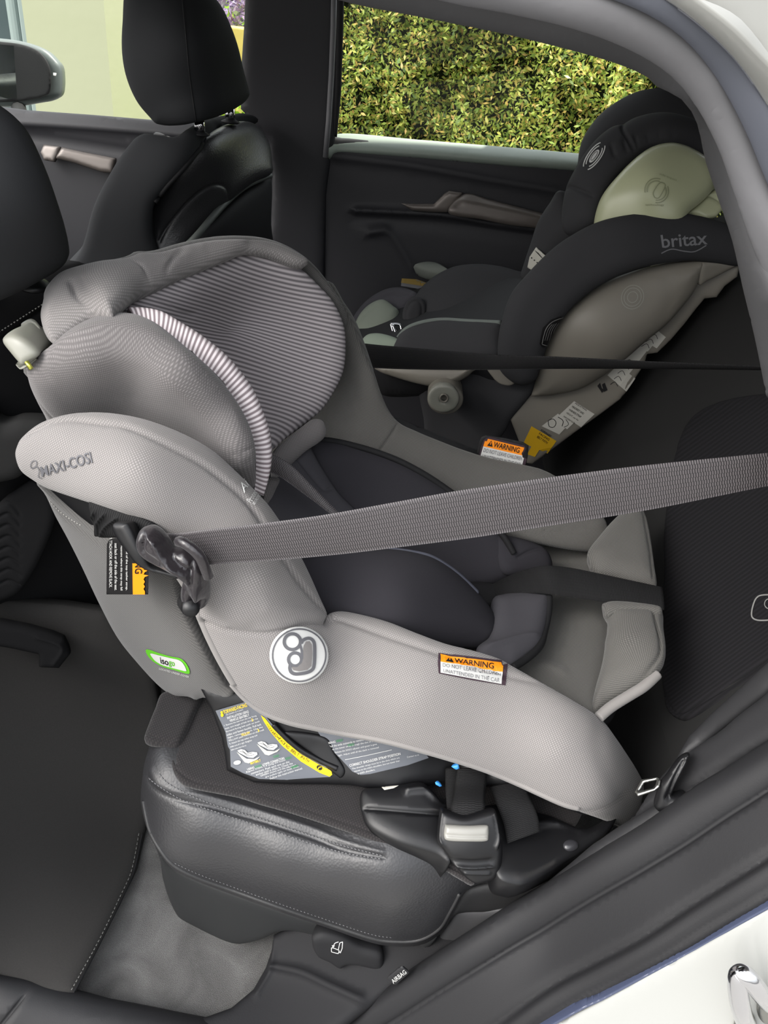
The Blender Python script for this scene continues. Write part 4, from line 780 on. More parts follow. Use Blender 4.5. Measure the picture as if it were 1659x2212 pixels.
panel('far_body_pad', [(664, 953), (700, 952), (740, 958), (800, 974), (860, 996), (920, 1028), (970, 1062), (1040, 1110), (1085, 1155), (1108, 1195), (1116, 1225), (1108, 1248), (1070, 1264), (1020, 1272), (950, 1260), (850, 1200), (740, 1140), (700, 1060), (680, 1000)],
      [(664, 953, .51), (740, 958, .53), (970, 1062, .51), (1110, 1210, .47), (1020, 1270, .43), (700, 1080, .46), (850, 1100, .46)], m_insert, cs, .014, .03, .03, 7, key='fpad')
V, F = tube(cr([P(*k) for k in ((664, 953, .508), (700, 951, .518), (740, 957, .525), (800, 973, .522), (860, 995, .515), (920, 1027, .508), (972, 1062, .503), (1040, 1110, .49), (1085, 1155, .475), (1110, 1196, .462))]), .0048, 8); mesh('pad_piping', V, F, m_piping, cs)
panel('back_insert', [(580, 1040), (610, 1000), (640, 970), (662, 955), (682, 990), (700, 1020), (730, 1065), (765, 1100), (800, 1140), (760, 1180), (640, 1180), (590, 1120), (572, 1080)], [(580, 1040, .42), (662, 955, .50), (760, 1100, .44), (600, 1120, .38)], m_insert2, cs, .010, .02, .02, 6, key='binsert',
      creases=[([(640, 1000), (690, 1060), (705, 1063), (712, 1058)], -.003, 4)])
panel('back_insert_edge', [(578, 1045), (590, 1030), (604, 1036), (596, 1056), (584, 1080), (572, 1090)], [(578, 1045, .38), (600, 1036, .39), (580, 1085, .37)], m_cover2, cs, .004, .008, .01, 4)
ribbon('shoulder_strap', [(575, 982, .372), (595, 984, .374), (630, 1005, .372), (670, 1045, .368), (700, 1075, .366), (735, 1110, .362)], [(575, 1020, .366), (590, 1023, .367), (615, 1037, .364), (655, 1066, .362), (690, 1092, .36), (720, 1115, .358)], m_belt, cs, camber=.001)
# seat pan
panel('seat_pad', [(1000, 1120), (1060, 1085), (1150, 1098), (1262, 1105), (1300, 1120), (1330, 1200), (1320, 1300), (1316, 1420), (1300, 1500), (1282, 1560), (1200, 1520), (1100, 1480), (1050, 1440), (1000, 1350), (1000, 1200)],
      [(1000, 1150, ('z', .72)), (1270, 1110, ('z', .735)), (1230, 1400, ('z', .70)), (1280, 1540, ('z', .705)), (1100, 1450, ('z', .70)), (1150, 1250, ('z', .685))], m_pad, cs, .012, .03, .03, 8, key='spad',
      creases=[([(1268, 1105), (1275, 1150), (1272, 1185), (1262, 1200)], -.005, 3), ([(1175, 1184), (1220, 1183), (1260, 1195)], -.004, 3), ([(1160, 1450), (1190, 1455), (1215, 1470)], .004, 8)])
panel('far_hip_pad', [(1050, 1152), (1100, 1158), (1150, 1172), (1180, 1190), (1192, 1220), (1180, 1240), (1120, 1245), (1080, 1232)], [(1050, 1152, .485), (1190, 1200, .49), (1120, 1240, .45)], m_insert, cs, .012, .02, .02, 5, creases=[([(1175, 1186), (1140, 1194), (1112, 1208)], -.003, 3)])
panel('hip_pad', [(1062, 1300), (1085, 1286), (1130, 1282), (1165, 1282), (1185, 1288), (1184, 1320), (1176, 1360), (1165, 1395), (1140, 1420), (1108, 1440), (1080, 1436), (1040, 1425), (1030, 1400), (1060, 1370)],
      [(1062, 1300, .36), (1185, 1288, .39), (1165, 1395, .30), (1108, 1440, .25), (1040, 1420, .25)], m_insert2, cs, .012, .022, .03, 6, key='hip', creases=[([(1050, 1405), (1090, 1396), (1130, 1385), (1165, 1382)], .003, 5)])
V, F = tube(cr([P(*k) for k in ((1186, 1288, .383), (1185, 1320, .36), (1177, 1360, .33), (1166, 1395, .295), (1140, 1421, .265), (1108, 1442, .243))]), .005, 8); mesh('hip_pad_piping', V, F, m_piping, cs)
panel('crotch_strap_cover', [(1010, 1262), (1060, 1262), (1090, 1280), (1080, 1300), (1050, 1310), (1020, 1300)], [(1010, 1262, .42), (1090, 1270, .42), (1050, 1305, .38)], m_blackm, cs, .008, .012, .02, 5)
panel('near_body_pad', [(560, 1230), (600, 1206), (650, 1194), (700, 1187), (760, 1184), (830, 1187), (890, 1194), (935, 1206), (985, 1238), (1030, 1280), (1058, 1318), (1072, 1350), (1072, 1380), (1058, 1396), (1040, 1402), (1000, 1400), (900, 1400), (750, 1380), (680, 1360), (600, 1300)],
      [(600, 1210, .31), (830, 1190, .33), (980, 1240, .34), (1070, 1350, .33), (1050, 1400, .29), (700, 1330, .255), (900, 1390, .25), (850, 1290, .26)], m_insert, cs, .02, .04, .03, 7, key='npad')
V, F = tube(cr([P(*k) for k in ((640, 1196, .30), (700, 1188, .31), (760, 1185, .318), (830, 1188, .324), (890, 1195, .328), (935, 1207, .332), (985, 1239, .335), (1030, 1281, .335))]), .0042, 8); mesh('pad_piping', V, F, M('slate_piping', (72, 74, 84), .8, .2), cs)
panel('foot_bolster', [(1300, 1310), (1306, 1306), (1360, 1318), (1424, 1322), (1432, 1370), (1436, 1410), (1432, 1440), (1410, 1466), (1370, 1492), (1320, 1522), (1290, 1552), (1280, 1530), (1288, 1490), (1300, 1450), (1311, 1400), (1312, 1350), (1304, 1335)],
      [(1304, 1312, .36), (1424, 1325, .36), (1434, 1430, .27), (1290, 1550, .215), (1312, 1400, .31), (1370, 1400, .29)], m_pad, cs, .022, .022, .03, 6, key='fb1', creases=[([(1396, 1325), (1408, 1370), (1418, 1420), (1410, 1446), (1385, 1478), (1340, 1508), (1296, 1546)], -.006, 3.5)])
panel('bolster_tab', [(1304, 1318), (1306, 1306), (1330, 1302), (1380, 1306), (1425, 1314), (1425, 1330), (1380, 1328), (1330, 1330), (1310, 1330)], [(1304, 1318, .345), (1425, 1318, .345), (1360, 1330, .335)], m_pad, cs, .010, .010, .01, 4)
panel('far_foot_bolster', [(1270, 1192), (1290, 1165), (1320, 1130), (1350, 1104), (1372, 1098), (1386, 1104), (1396, 1125), (1404, 1165), (1412, 1225), (1416, 1275), (1380, 1270), (1330, 1252), (1290, 1240), (1272, 1215)],
      [(1270, 1195, .46), (1375, 1100, .56), (1414, 1230, .44), (1290, 1238, .42)], m_pad, cs, .018, .025, .03, 6, key='fb2', creases=[([(1383, 1102), (1390, 1150), (1398, 1200), (1404, 1260)], -.005, 3.5)])
V, F = tube(cr([P(*k) for k in ((1294, 1549, .20), (1320, 1527, .212), (1360, 1502, .225), (1392, 1482, .235), (1420, 1456, .25))]), .0065, 10); mesh('bolster_piping', V, F, m_gpiping, cs)
# headrest
panel('headrest_back', [(60, 805), (60, 770), (95, 700), (92, 665), (97, 645), (108, 622), (140, 592), (200, 571), (280, 556), (305, 546), (345, 547), (400, 534), (460, 524), (520, 521), (575, 525), (625, 541), (670, 570), (705, 610), (735, 655), (748, 700), (700, 720), (500, 720), (300, 760), (150, 860)],
      [(95, 650, .40), (200, 571, .44), (340, 547, .49), (520, 521, .57), (640, 550, .61), (740, 680, .62), (300, 750, .45), (70, 790, .33), (500, 700, .62)], m_backcov, cs, .006, .02, .03, 10)
panel('headrest_crown', [(96, 655), (97, 642), (108, 620), (140, 590), (200, 570), (262, 562), (283, 556), (300, 549), (340, 547), (400, 532), (460, 523), (520, 521), (575, 525), (622, 541), (665, 568), (640, 572), (580, 551), (530, 546), (500, 556), (450, 575), (400, 596), (340, 622), (300, 640), (250, 676), (244, 684), (200, 684), (150, 720), (118, 742), (98, 722), (90, 690)],
      [(96, 650, .38), (200, 571, .42), (340, 547, .47), (520, 521, .55), (665, 568, .59), (530, 546, .54), (400, 596, .47), (300, 640, .40), (240, 684, .31), (118, 740, .30), (200, 640, .385)], m_crown, cs, .022, .04, .03, 7, key='crown',
      creases=[([(262, 562), (290, 590), (325, 628)], -.003, 3.5), ([(385, 548), (365, 570), (355, 598)], -.005, 6), ([(165, 644), (180, 668), (215, 680)], -.006, 5), ([(290, 560), (340, 562), (380, 560)], -.004, 8)])
panel('headrest_liner', [(236, 690), (260, 668), (300, 642), (350, 620), (400, 597), (440, 580), (480, 562), (520, 548), (555, 547), (600, 556), (645, 577), (690, 618), (722, 655), (742, 700), (747, 745), (742, 800), (722, 845), (695, 885), (660, 915), (620, 945), (586, 972), (560, 960), (500, 880), (420, 800), (330, 720)],
      [(240, 690, .38), (400, 597, .48), (530, 546, .56), (645, 577, .595), (742, 700, .60), (722, 845, .56), (660, 915, .51), (586, 970, .44), (480, 720, .55), (620, 720, .59), (560, 870, .50), (360, 690, .45), (450, 800, .47)], m_liner, cs, .014, .03, .02, 7, key='liner',
      creases=[([(325, 632), (345, 650), (370, 668), (395, 675)], -.004, 5)])
RL = resamp(cr([(40, 800), (85, 788), (130, 768), (190, 742), (250, 735), (310, 748), (360, 775), (415, 822), (465, 880), (500, 930), (525, 990), (532, 1090)]), 6); RP = np.concatenate([RL, [(500, 1200), (0, 1100), (0, 850)]])
def wing_t(V):
    sd = segdist(V, RL)*np.where(inside(V, RP), -1, 1); return .0011*(sd+np.sqrt(sd*sd+150))/2+.00012*np.maximum(-sd, 0)
panel('headrest_wing', [(62, 800), (66, 788), (90, 768), (120, 748), (150, 722), (180, 703), (215, 688), (245, 682), (290, 684), (330, 700), (365, 726), (400, 756), (440, 790), (480, 832), (512, 875), (535, 918), (548, 960), (552, 1000), (552, 1060), (540, 1075), (500, 1060), (400, 1000), (300, 930), (200, 925), (120, 930), (96, 890), (78, 855), (66, 825)],
      [(62, 800, .31), (215, 688, .29), (400, 756, .275), (512, 875, .27), (552, 1000, .27), (300, 830, .308), (440, 930, .312), (150, 880, .335), (300, 915, .352), (400, 990, .352), (520, 1060, .325), (380, 800, .275), (200, 760, .280)], m_cover2, cs, .016, .03, .04, 7, key='wing', tb=wing_t,
      creases=[([(130, 770), (190, 740), (250, 733), (310, 745), (360, 770), (420, 825), (470, 880), (505, 930), (530, 990)], .003, 14), ([(86, 850), (120, 885), (150, 905)], -.002, 3), ([(530, 965), (545, 962)], -.003, 3)])
TB1 = [(275, 682, .375), (310, 680, .38), (350, 683, .375), (385, 698, .37), (420, 716, .365), (455, 740, .36), (490, 768, .355), (520, 802, .35), (548, 842, .345), (566, 884, .34), (580, 925, .335), (585, 960, .33), (583, 1000, .325), (572, 1035, .32), (556, 1062, .315)]
TB2 = [(290, 690, .355), (312, 692, .352), (340, 702, .348), (365, 722, .344), (392, 745, .340), (425, 772, .335), (458, 804, .332), (485, 836, .33), (510, 870, .325), (530, 908, .32), (544, 945, .317), (552, 980, .313), (553, 1010, .31), (552, 1038, .308), (549, 1062, .306)]
ribbon('headrest_trim_band', TB1, TB2, m_trimst, cs, thick=.006, n=110, m=12, camber=.008)
HL = resamp(cr([(-10, 742), (12, 733), (30, 730), (50, 738), (68, 752), (86, 772), (95, 790)]), 4); HP_ = np.concatenate([HL, [(60, 900), (-60, 900)]])
def hand_t(V):
    a = segdist(V, HL)*np.where(inside(V, HP_), -1, 1); return .0012*(a+np.sqrt(a*a+12))/2
hd = panel('adjuster_handle', [(8, 740), (12, 728), (30, 714), (52, 704), (66, 699), (88, 707), (105, 720), (118, 735), (108, 748), (90, 760), (84, 768), (62, 780), (50, 789), (42, 783), (25, 763)],
      [(8, 740, .30), (60, 700, .305), (118, 735, .30), (84, 768, .290), (50, 789, .285), (40, 740, .295)], m_handle, cs, .004, .006, .03, 4, tb=hand_t)
panel('handle_thumb', [(45, 706), (60, 694), (74, 692), (86, 703), (88, 715), (70, 710)], [(45, 706, .352), (86, 703, .352), (70, 712, .345)], m_handle, cs, .006, .008, .015, 4)
V, F = tube([P(57, 781, .275), P(68, 797, .272)], .0024, 8); mesh('adjuster_pin', V, F, M('brass_pin', (190, 190, 90), .3, .5, .8), cs)
# back cover on the side facing the front seats
panel('back_cover', [(78, 1040), (92, 1036), (120, 1060), (165, 1100), (220, 1145), (300, 1200), (362, 1225), (380, 1280), (398, 1330), (425, 1380), (455, 1430), (488, 1480), (503, 1500), (470, 1507), (440, 1505), (425, 1510), (408, 1503), (375, 1500), (345, 1480), (300, 1432), (255, 1375), (215, 1300), (180, 1225), (150, 1165), (120, 1110), (98, 1065)],
      [(80, 1040, .27), (120, 1110, .32), (215, 1300, .33), (345, 1480, .32), (470, 1507, .23), (362, 1225, .20), (425, 1380, .19), (503, 1500, .20), (250, 1200, .235), (400, 1480, .25)], m_backcov, cs, .008, .02, .03, 7, key='bcov',
      creases=[([(100, 1060), (140, 1100), (180, 1132), (225, 1165)], -.002, 4)])
stitches('cover_stitching', 'bcov', [[(108, 1082), (130, 1105), (155, 1122), (178, 1136)]], M('pale_thread', (170, 168, 162), .7), cs, .0004, 3, 4)
panel('under_flap_shell', [(92, 1035), (160, 1050), (300, 1090), (420, 1140), (480, 1200), (440, 1320), (370, 1230), (300, 1200), (220, 1150), (150, 1095)], [(92, 1035, .27), (300, 1090, .24), (440, 1300, .21), (220, 1150, .25)], m_black, cs, .004, .01, .02, 10)
# the big near side cover
SL = resamp(cr([(60, 955), (75, 945), (110, 925), (150, 920), (200, 926), (240, 932), (270, 937), (310, 955), (360, 980), (420, 1010), (470, 1045), (520, 1090), (556, 1140), (600, 1215), (640, 1270), (700, 1335)]), 8); SPo = np.concatenate([SL, [(705, 1420), (300, 1420), (-100, 1150), (-100, 970)]])
EL = resamp(cr([(1215, 1470), (1262, 1525), (1292, 1590), (1300, 1660), (1296, 1720), (1280, 1790)]), 8); EP = np.concatenate([EL, [(1280, 1900), (-300, 1900), (-300, 0), (1150, 0)]])
def side_t(V):
    a = segdist(V, SL)*np.where(inside(V, SPo), -1, 1); a = np.where((V[:, 0] > 715) | (V[:, 1] > 1348), -60, a)
    b = segdist(V, EL)*np.where(inside(V, EP), -1, 1)
    return .00024*(a+np.sqrt(a*a+120))/2+.0014*(b+np.sqrt(b*b+700))/2
SIDE = [(37, 985), (40, 965), (52, 946), (75, 926), (100, 912), (140, 900), (180, 895), (230, 895), (290, 904), (350, 922), (410, 948), (460, 978), (505, 1018), (545, 1058), (575, 1090), (598, 1122), (625, 1165), (645, 1200), (665, 1240), (685, 1285), (703, 1325), (704, 1340), (698, 1349),
        (706, 1330), (722, 1322), (745, 1321), (790, 1330), (840, 1344), (900, 1368), (960, 1390), (1020, 1405), (1075, 1422), (1110, 1441), (1170, 1475), (1225, 1508), (1262, 1530), (1297, 1556), (1325, 1592), (1350, 1628), (1372, 1662), (1386, 1690), (1389, 1712), (1378, 1752), (1364, 1776), (1345, 1787), (1325, 1780), (1290, 1766), (1255, 1752), (1215, 1740), (1170, 1720), (1120, 1697), (1050, 1668), (980, 1645), (900, 1622), (820, 1602), (740, 1588), (680, 1576), (625, 1564), (575, 1545), (535, 1518), (505, 1485), (472, 1430), (445, 1375), (425, 1320), (402, 1270), (372, 1222), (395, 1190), (330, 1135), (260, 1105), (180, 1080), (110, 1056), (75, 1036), (48, 1015)]
panel('side_cover', SIDE, [(40, 980, .26), (180, 896, .272), (350, 922, .257), (545, 1058, .240), (665, 1240, .226), (704, 1335, .215), (840, 1344, .222), (1110, 1441, .210), (1297, 1556, .190), (1386, 1690, .178), (1345, 1786, .150), (1120, 1697, .155), (740, 1588, .168), (535, 1518, .165), (430, 1320, .175), (400, 1200, .18), (110, 1056, .24), (300, 1010, .19), (550, 1250, .165), (650, 1420, .155), (900, 1500, .16), (1200, 1620, .148), (150, 960, .235), (1300, 1700, .142)],
      m_cover, cs, .011, .022, .04, 7, True, key='side', tb=side_t,
      creases=[([(75, 945), (110, 925), (150, 920), (200, 926), (240, 932), (270, 937), (310, 955), (360, 980), (420, 1010), (470, 1045), (520, 1090), (556, 1140), (600, 1215), (640, 1270), (700, 1335)], -.0045, 4.5),
               ([(690, 1352), (640, 1353), (600, 1357), (560, 1357), (500, 1345), (450, 1330)], -.004, 4.5), ([(500, 1338), (470, 1325), (440, 1315)], .003, 6),
               ([(720, 1345), (780, 1362), (850, 1385), (930, 1412), (1000, 1435), (1090, 1462), (1150, 1475), (1215, 1500), (1285, 1548)], -.0035, 5),
               ([(1290, 1545), (1275, 1600), (1300, 1680), (1340, 1720)], -.002, 12), ([(1240, 1748), (1270, 1740), (1310, 1725), (1340, 1700)], -.003, 6), ([(560, 1300), (620, 1320), (680, 1335)], .003, 14), ([(425, 1200), (470, 1280), (520, 1320)], .005, 20)])
seam('bottom_piping', 'side', [(500, 1478), (532, 1512), (574, 1540), (625, 1559), (680, 1571), (740, 1583), (820, 1597), (900, 1617), (980, 1640), (1050, 1663), (1120, 1692), (1170, 1715), (1215, 1735), (1250, 1746)], .0032, m_gpiping, cs, .0)
seam('back_piping', 'side', [(378, 1232), (405, 1275), (427, 1322), (448, 1372), (475, 1426), (505, 1478)], .0045, m_gpiping, cs, -.001)
dl = panel('logo_disc', ellipse(646, 1415, 64, 62, 0, 40), [], m_white, cs, .0022, .003, .002, 5, field=type('F', (), {'t': staticmethod(lambda p: np.array([np.linalg.norm((cast('side', 646+(x-646)*.9, 1415+(y-1415)*.9, .0025)-CAM))/np.linalg.norm(dirs([(x, y)])[0]) for x, y in np.asarray(p, float).reshape(-1, 2)])),
      'S': staticmethod(lambda p: np.array([cast('side', x, y, .0025) for x, y in np.asarray(p, float).reshape(-1, 2)])),
      'N': staticmethod(lambda p: np.tile(-dirs([(646, 1415)])[0]/np.linalg.norm(dirs([(646, 1415)])[0]), (len(np.asarray(p).reshape(-1, 2)), 1)))}), key='disc')
A_ = Acc(); line_on(A_, 'disc', ellipse(646, 1415, 57, 56, 0, 40), 3, .0008, True)
line_on(A_, 'disc', ellipse(631, 1386, 17.5, 17, 0, 30), 7, .0008, True); line_on(A_, 'disc', ellipse(637, 1424, 14, 14, 0, 30), 7, .0008, True)
line_on(A_, 'disc', [(650, 1390), (654, 1383), (664, 1379), (672, 1381), (678, 1390), (679, 1410), (678, 1435), (674, 1446), (662, 1452), (640, 1455), (630, 1452), (626, 1444), (627, 1434)], 7, .0009)
line_on(A_, 'disc', [(648, 1394), (651, 1405), (652, 1418), (649, 1430), (640, 1438)], 5, .0009); A_.build('logo_print', m_grey, dl, smooth=False)
A_ = Acc(); poly_on(A_, 'disc', [(655, 1395), (660, 1386), (668, 1385), (673, 1393), (674, 1412), (672, 1438), (664, 1446), (646, 1449), (634, 1447), (630, 1440), (642, 1440), (651, 1432), (655, 1420), (654, 1408)], .0009); A_.build('logo_window', m_cover, dl, smooth=False)
# warning label near
WN = [0]
def warn(parent, keys, q, edge, o):
    WN[0] += 1; k = 'w%d' % WN[0]
    wl = decal('warning_label', keys, [quad(q, u, v) for u, v in ((-.03, 1.10), (1.02, 1.10), (1.05, 1.0), (1.045, -.03), (.5, -.08), (-.03, -.06), (-.045, .5))], m_purple, parent, .0012+o, 9, label='orange and white warning label with dark edging', key=k)
    decal('label_field', k, [quad(q, 0, .61), quad(q, .98, .61), quad(q, .98, 0.0), quad(q, 0, 0.0)], m_white, wl, .0012, 5, key=k+'f')
    decal('orange_band', k, [quad(q, 0, 1), quad(q, .98, 1), quad(q, .98, .60), quad(q, 0, .60)], m_orange, wl, .0014, 5, key=k+'o')
    A = Acc(); text(A, k+'o', 'WARNING', [quad(q, .22, .94), quad(q, .84, .94), quad(q, .84, .67), quad(q, .22, .67)], .0008, True)
    poly_on(A, k+'o', [quad(q, .08, .67), quad(q, .21, .67), quad(q, .145, .95)], .0008); A.build('warning_heading', m_ink, wl, smooth=False)
    A = Acc(); poly_on(A, k+'o', [quad(q, .138, .75), quad(q, .152, .75), quad(q, .155, .88), quad(q, .135, .88)], .0014); A.build('exclamation_mark', m_orange, wl, smooth=False)
    A = Acc(); text(A, k+'f', 'DO NOT LEAVE CHILDREN', [quad(q, .03, .54), quad(q, .95, .54), quad(q, .95, .35), quad(q, .03, .35)], .0022)
    text(A, k+'f', 'UNATTENDED IN THE CAR', [quad(q, .04, .24), quad(q, .94, .24), quad(q, .94, .05), quad(q, .04, .05)], .0022); A.build('warning_text', m_grey, wl, smooth=False)
    return wl
def poly_grid(acc, keys, q, off, n=8):
    X = [cast(keys, *(np.array(q[3])*(1-u)*(1-v)+np.array(q[2])*u*(1-v)+np.array(q[1])*u*v+np.array(q[0])*(1-u)*v), off) for v in np.linspace(0, 1, n+1) for u in np.linspace(0, 1, n+1)]
    F = [(j*(n+1)+i, j*(n+1)+i+1, (j+1)*(n+1)+i+1, (j+1)*(n+1)+i) for j in range(n) for i in range(n)]
    F = [f for f in F if all(X[k] is not None for k in f)]; X = [x if x is not None else (0, 0, 0) for x in X]; acc.add(X, F)
warn(cs, 'side', [(951, 1414), (1089, 1433), (1085, 1478), (951, 1453)], m_purple, 0)
# second warning label on the far rail: a standing tag
tg = panel('tag_backing', [(1034, 955), (1040, 944), (1050, 940), (1090, 946), (1130, 955), (1142, 962), (1140, 985), (1132, 1030), (1100, 1024), (1024, 1006)], [(1034, 955, .616), (1142, 962, .618), (1100, 1004, .612)], m_ink, cs, .001, .002, .002, 6, False, key='tag')
warn(tg, 'tag', [(1049, 946), (1139, 968), (1128, 1010), (1036, 990)], m_purple, .0003)
# printed words on the cloth
A_ = Acc(); text(A_, 'side', 'MAXI-COSI', [(88, 1008), (196, 976), (202, 1000), (92, 1030)], .0012, True)
line_on(A_, 'side', ellipse(74, 1003, 6, 9, .5, 16), 1.6, .001, True); line_on(A_, 'side', [(70, 1012), (82, 1008), (86, 1018), (84, 1030), (92, 1032)], 1.6, .001); A_.build('side_lettering', m_grey, cs, smooth=False)
A_ = Acc(); text(A_, 'side', 'Air', [(516, 1050), (530, 1024), (541, 1040), (527, 1066)], .0012); text(A_, 'side', 'Protect', [(532, 1080), (548, 1054), (556, 1062), (542, 1088)], .0012)
text(A_, 'side', 'SIDE PROTECT', [(544, 1088), (558, 1066), (563, 1070), (549, 1092)], .0012); A_.build('rim_lettering', m_white, cs, smooth=False)
# isogo badge
bd_ = decal('green_badge', 'bcov', [(316, 1405), (322, 1402), (345, 1410), (370, 1417), (390, 1421), (400, 1428), (408, 1440), (411, 1452), (404, 1454), (380, 1447), (355, 1440), (335, 1430), (322, 1418)], m_green, cs, .001, 4, True, label='green outlined badge', key='badge')
A_ = Acc(); poly_on(A_, 'bcov', cr([(327, 1410), (345, 1414), (370, 1420), (388, 1424), (398, 1432), (404, 1444), (403, 1448), (385, 1444), (355, 1436), (340, 1428), (332, 1420)], True, 3), .0016); A_.build('badge_field', m_white, bd_, smooth=False)
A_ = Acc(); text(A_, 'bcov', 'iso', [(348, 1418), (366, 1423), (367, 1436), (350, 1431)], .0021, True); A_.build('badge_lettering', m_ink, bd_, smooth=False)
A_ = Acc(); text(A_, 'bcov', 'go', [(367, 1425), (380, 1429), (380, 1442), (368, 1438)], .0021, True); A_.build('badge_green_lettering', m_green, bd_, smooth=False)
A_ = Acc(); text(A_, 'bcov', 'LOCATED UNDER COVER', [(346, 1441), (410, 1459), (409, 1463), (345, 1445)], .0012); A_.build('badge_caption', m_white, cs, smooth=False)
# hang tag under the tether
ht = panel('tether_warning_tag', [(231, 1175), (236, 1166), (250, 1162), (300, 1165), (320, 1200), (320, 1284), (230, 1284)], [(231, 1180, .190), (320, 1200, .160), (320, 1284, .158), (230, 1284, .195)], m_ink, cs, .0006, .001, .001, 6, False, key='htag', label='black hang tag with an orange strip')
A_ = Acc(); poly_on(A_, 'htag', [(288, 1216), (320, 1216), (320, 1283), (289, 1283)], .0012); A_.build('orange_band', m_orange, ht, smooth=False)
A_ = Acc(); text(A_, 'htag', 'WARNING', [(310, 1150), (310, 1238), (294, 1238), (294, 1150)], .0018, True); A_.build('tag_heading', m_ink, ht, smooth=False)
A_ = Acc()
for i, (s, y0) in enumerate((('end of the top tether strap.', 1184), ('restraint where this strap may fall', 1178), ('seat back or off the side of the seat.', 1172), ('ATTACH HOOK AND REMOVE SLACK.', 1162))):
    x = 279-i*11.5; text(A_, 'htag', s, [(x, y0), (x, 1274-(i == 3)*6), (x-6, 1274-(i == 3)*6), (x-6, y0)], .0015)
A_.build('tag_text', m_white, ht, smooth=False)
# tether buckle, satin tie
panel('tether_strap', [(195, 1080), (230, 1085), (290, 1108), (340, 1140), (345, 1160), (320, 1165), (260, 1160), (215, 1158), (205, 1130)], [(200, 1085, .20), (340, 1145, .165), (215, 1155, .20)], m_beltd, cs, .008, .012, .01, 5,
      creases=[([(214, 1100), (205, 1125), (207, 1148)], .004, 3), ([(235, 1105), (222, 1125), (220, 1150)], .004, 3), ([(262, 1112), (240, 1130), (228, 1152)], .004, 3)])
stitches('strap_stitching', 'side', [], m_thr, cs)
panel('tether_buckle', [(246, 1134), (252, 1128), (275, 1128), (282, 1136), (300, 1170), (318, 1204), (330, 1222), (360, 1232), (380, 1238), (388, 1250), (370, 1244), (330, 1234), (310, 1226), (292, 1212), (268, 1180), (248, 1150)], [(250, 1132, .16), (300, 1200, .145), (385, 1245, .14), (280, 1135, .155)], m_black, cs, .006, .006, .015, 4)
st = panel('satin_tie', [(300, 1150), (312, 1138), (330, 1134), (345, 1140), (362, 1158), (376, 1180), (388, 1182), (402, 1180), (420, 1186), (440, 1200), (448, 1215), (452, 1240), (456, 1265), (455, 1285), (445, 1300), (425, 1307), (405, 1306), (392, 1296), (391, 1275), (396, 1250), (385, 1240), (350, 1222), (318, 1205), (302, 1190), (296, 1170)],
      [(300, 1160, .135), (340, 1136, .14), (440, 1205, .135), (425, 1305, .14), (330, 1200, .13), (395, 1245, .13)], m_satin, cs, .020, .020, .015, 4, key='satin',
      creases=[([(345, 1160), (365, 1195), (395, 1225), (420, 1260)], .007, 8), ([(318, 1160), (320, 1185), (350, 1205)], -.008, 7), ([(375, 1180), (385, 1200), (412, 1215)], -.006, 5), ([(405, 1265), (415, 1278), (430, 1275)], -.008, 7), ([(330, 1150), (360, 1175)], .004, 6), ([(420, 1190), (415, 1215), (410, 1250)], -.004, 4), ([(395, 1290), (420, 1297), (450, 1285)], -.005, 3)])
V, F = tube(cr([P(*k) for k in ((386, 1170, .128), (396, 1172, .122), (415, 1185, .118), (430, 1200, .116), (438, 1215, .116), (446, 1235, .118), (450, 1245, .12))]), [.004, .004, .005, .006, .007, .006, .005]+[.005]*0 if False else .0052, 8); mesh('tie_end', V, F, m_satin, cs)
V, F = tube([P(404, 1300, .145), P(412, 1312, .125), P(413, 1316, .118)], [.010, .0095, .008], 16); mesh('tether_hook', V, F, m_black, cs)
# lower connector
cn = panel('lower_connector', [(944, 1800), (950, 1750), (958, 1746), (1000, 1760), (1040, 1750), (1062, 1746), (1070, 1752), (1078, 1790), (1084, 1815), (1082, 1860), (1070, 1890), (1040, 1902), (1015, 1900), (985, 1872), (962, 1840), (946, 1818)],
      [(950, 1750, .124), (1065, 1750, .128), (1040, 1900, .082), (950, 1815, .100), (1010, 1820, .098)], m_black, cs, .012, .010, .03, 4, creases=[([(978, 1848), (1015, 1850), (1052, 1848)], -.003, 6), ([(976, 1858), (1015, 1860), (1055, 1858)], .003, 2.5), ([(1000, 1871), (1048, 1872)], .003, 2.5), ([(955, 1755), (950, 1800), (958, 1818)], .003, 3), ([(1066, 1755), (1070, 1800), (1064, 1820)], .003, 3)], key='conn')
panel('release_button', [(961, 1785), (966, 1781), (1010, 1783), (1050, 1782), (1055, 1787), (1055, 1806), (1050, 1817), (1010, 1818), (968, 1816), (959, 1806)], on('conn', [(965, 1788), (1050, 1788), (1010, 1812), (975, 1812), (1045, 1812)], .003), m_whiteb, cs, .006, .006, .02, 4, creases=[([(966, 1803), (1010, 1806), (1052, 1804)], -.0015, 3)])
ribbon('connector_strap', [(988, 1660, .182), (982, 1700, .160), (974, 1740, .130), (972, 1775, .116)], [(1052, 1664, .184), (1050, 1700, .162), (1048, 1740, .132), (1046, 1778, .118)], m_beltd, cs, camber=.004, n=40)
ribbon('connector_strap', [(962, 1660, .190), (962, 1700, .168), (965, 1745, .140), (968, 1772, .125)], [(992, 1660, .190), (990, 1700, .168), (985, 1745, .140), (984, 1772, .125)], m_beltd, cs, camber=.002, n=30)
ribbon('strap_tail', [(1056, 1700, .175), (1075, 1745, .145), (1088, 1780, .128), (1096, 1822, .108)], [(1128, 1690, .178), (1150, 1735, .152), (1162, 1765, .138), (1167, 1796, .125)], m_beltd, cs, camber=.002, n=40)
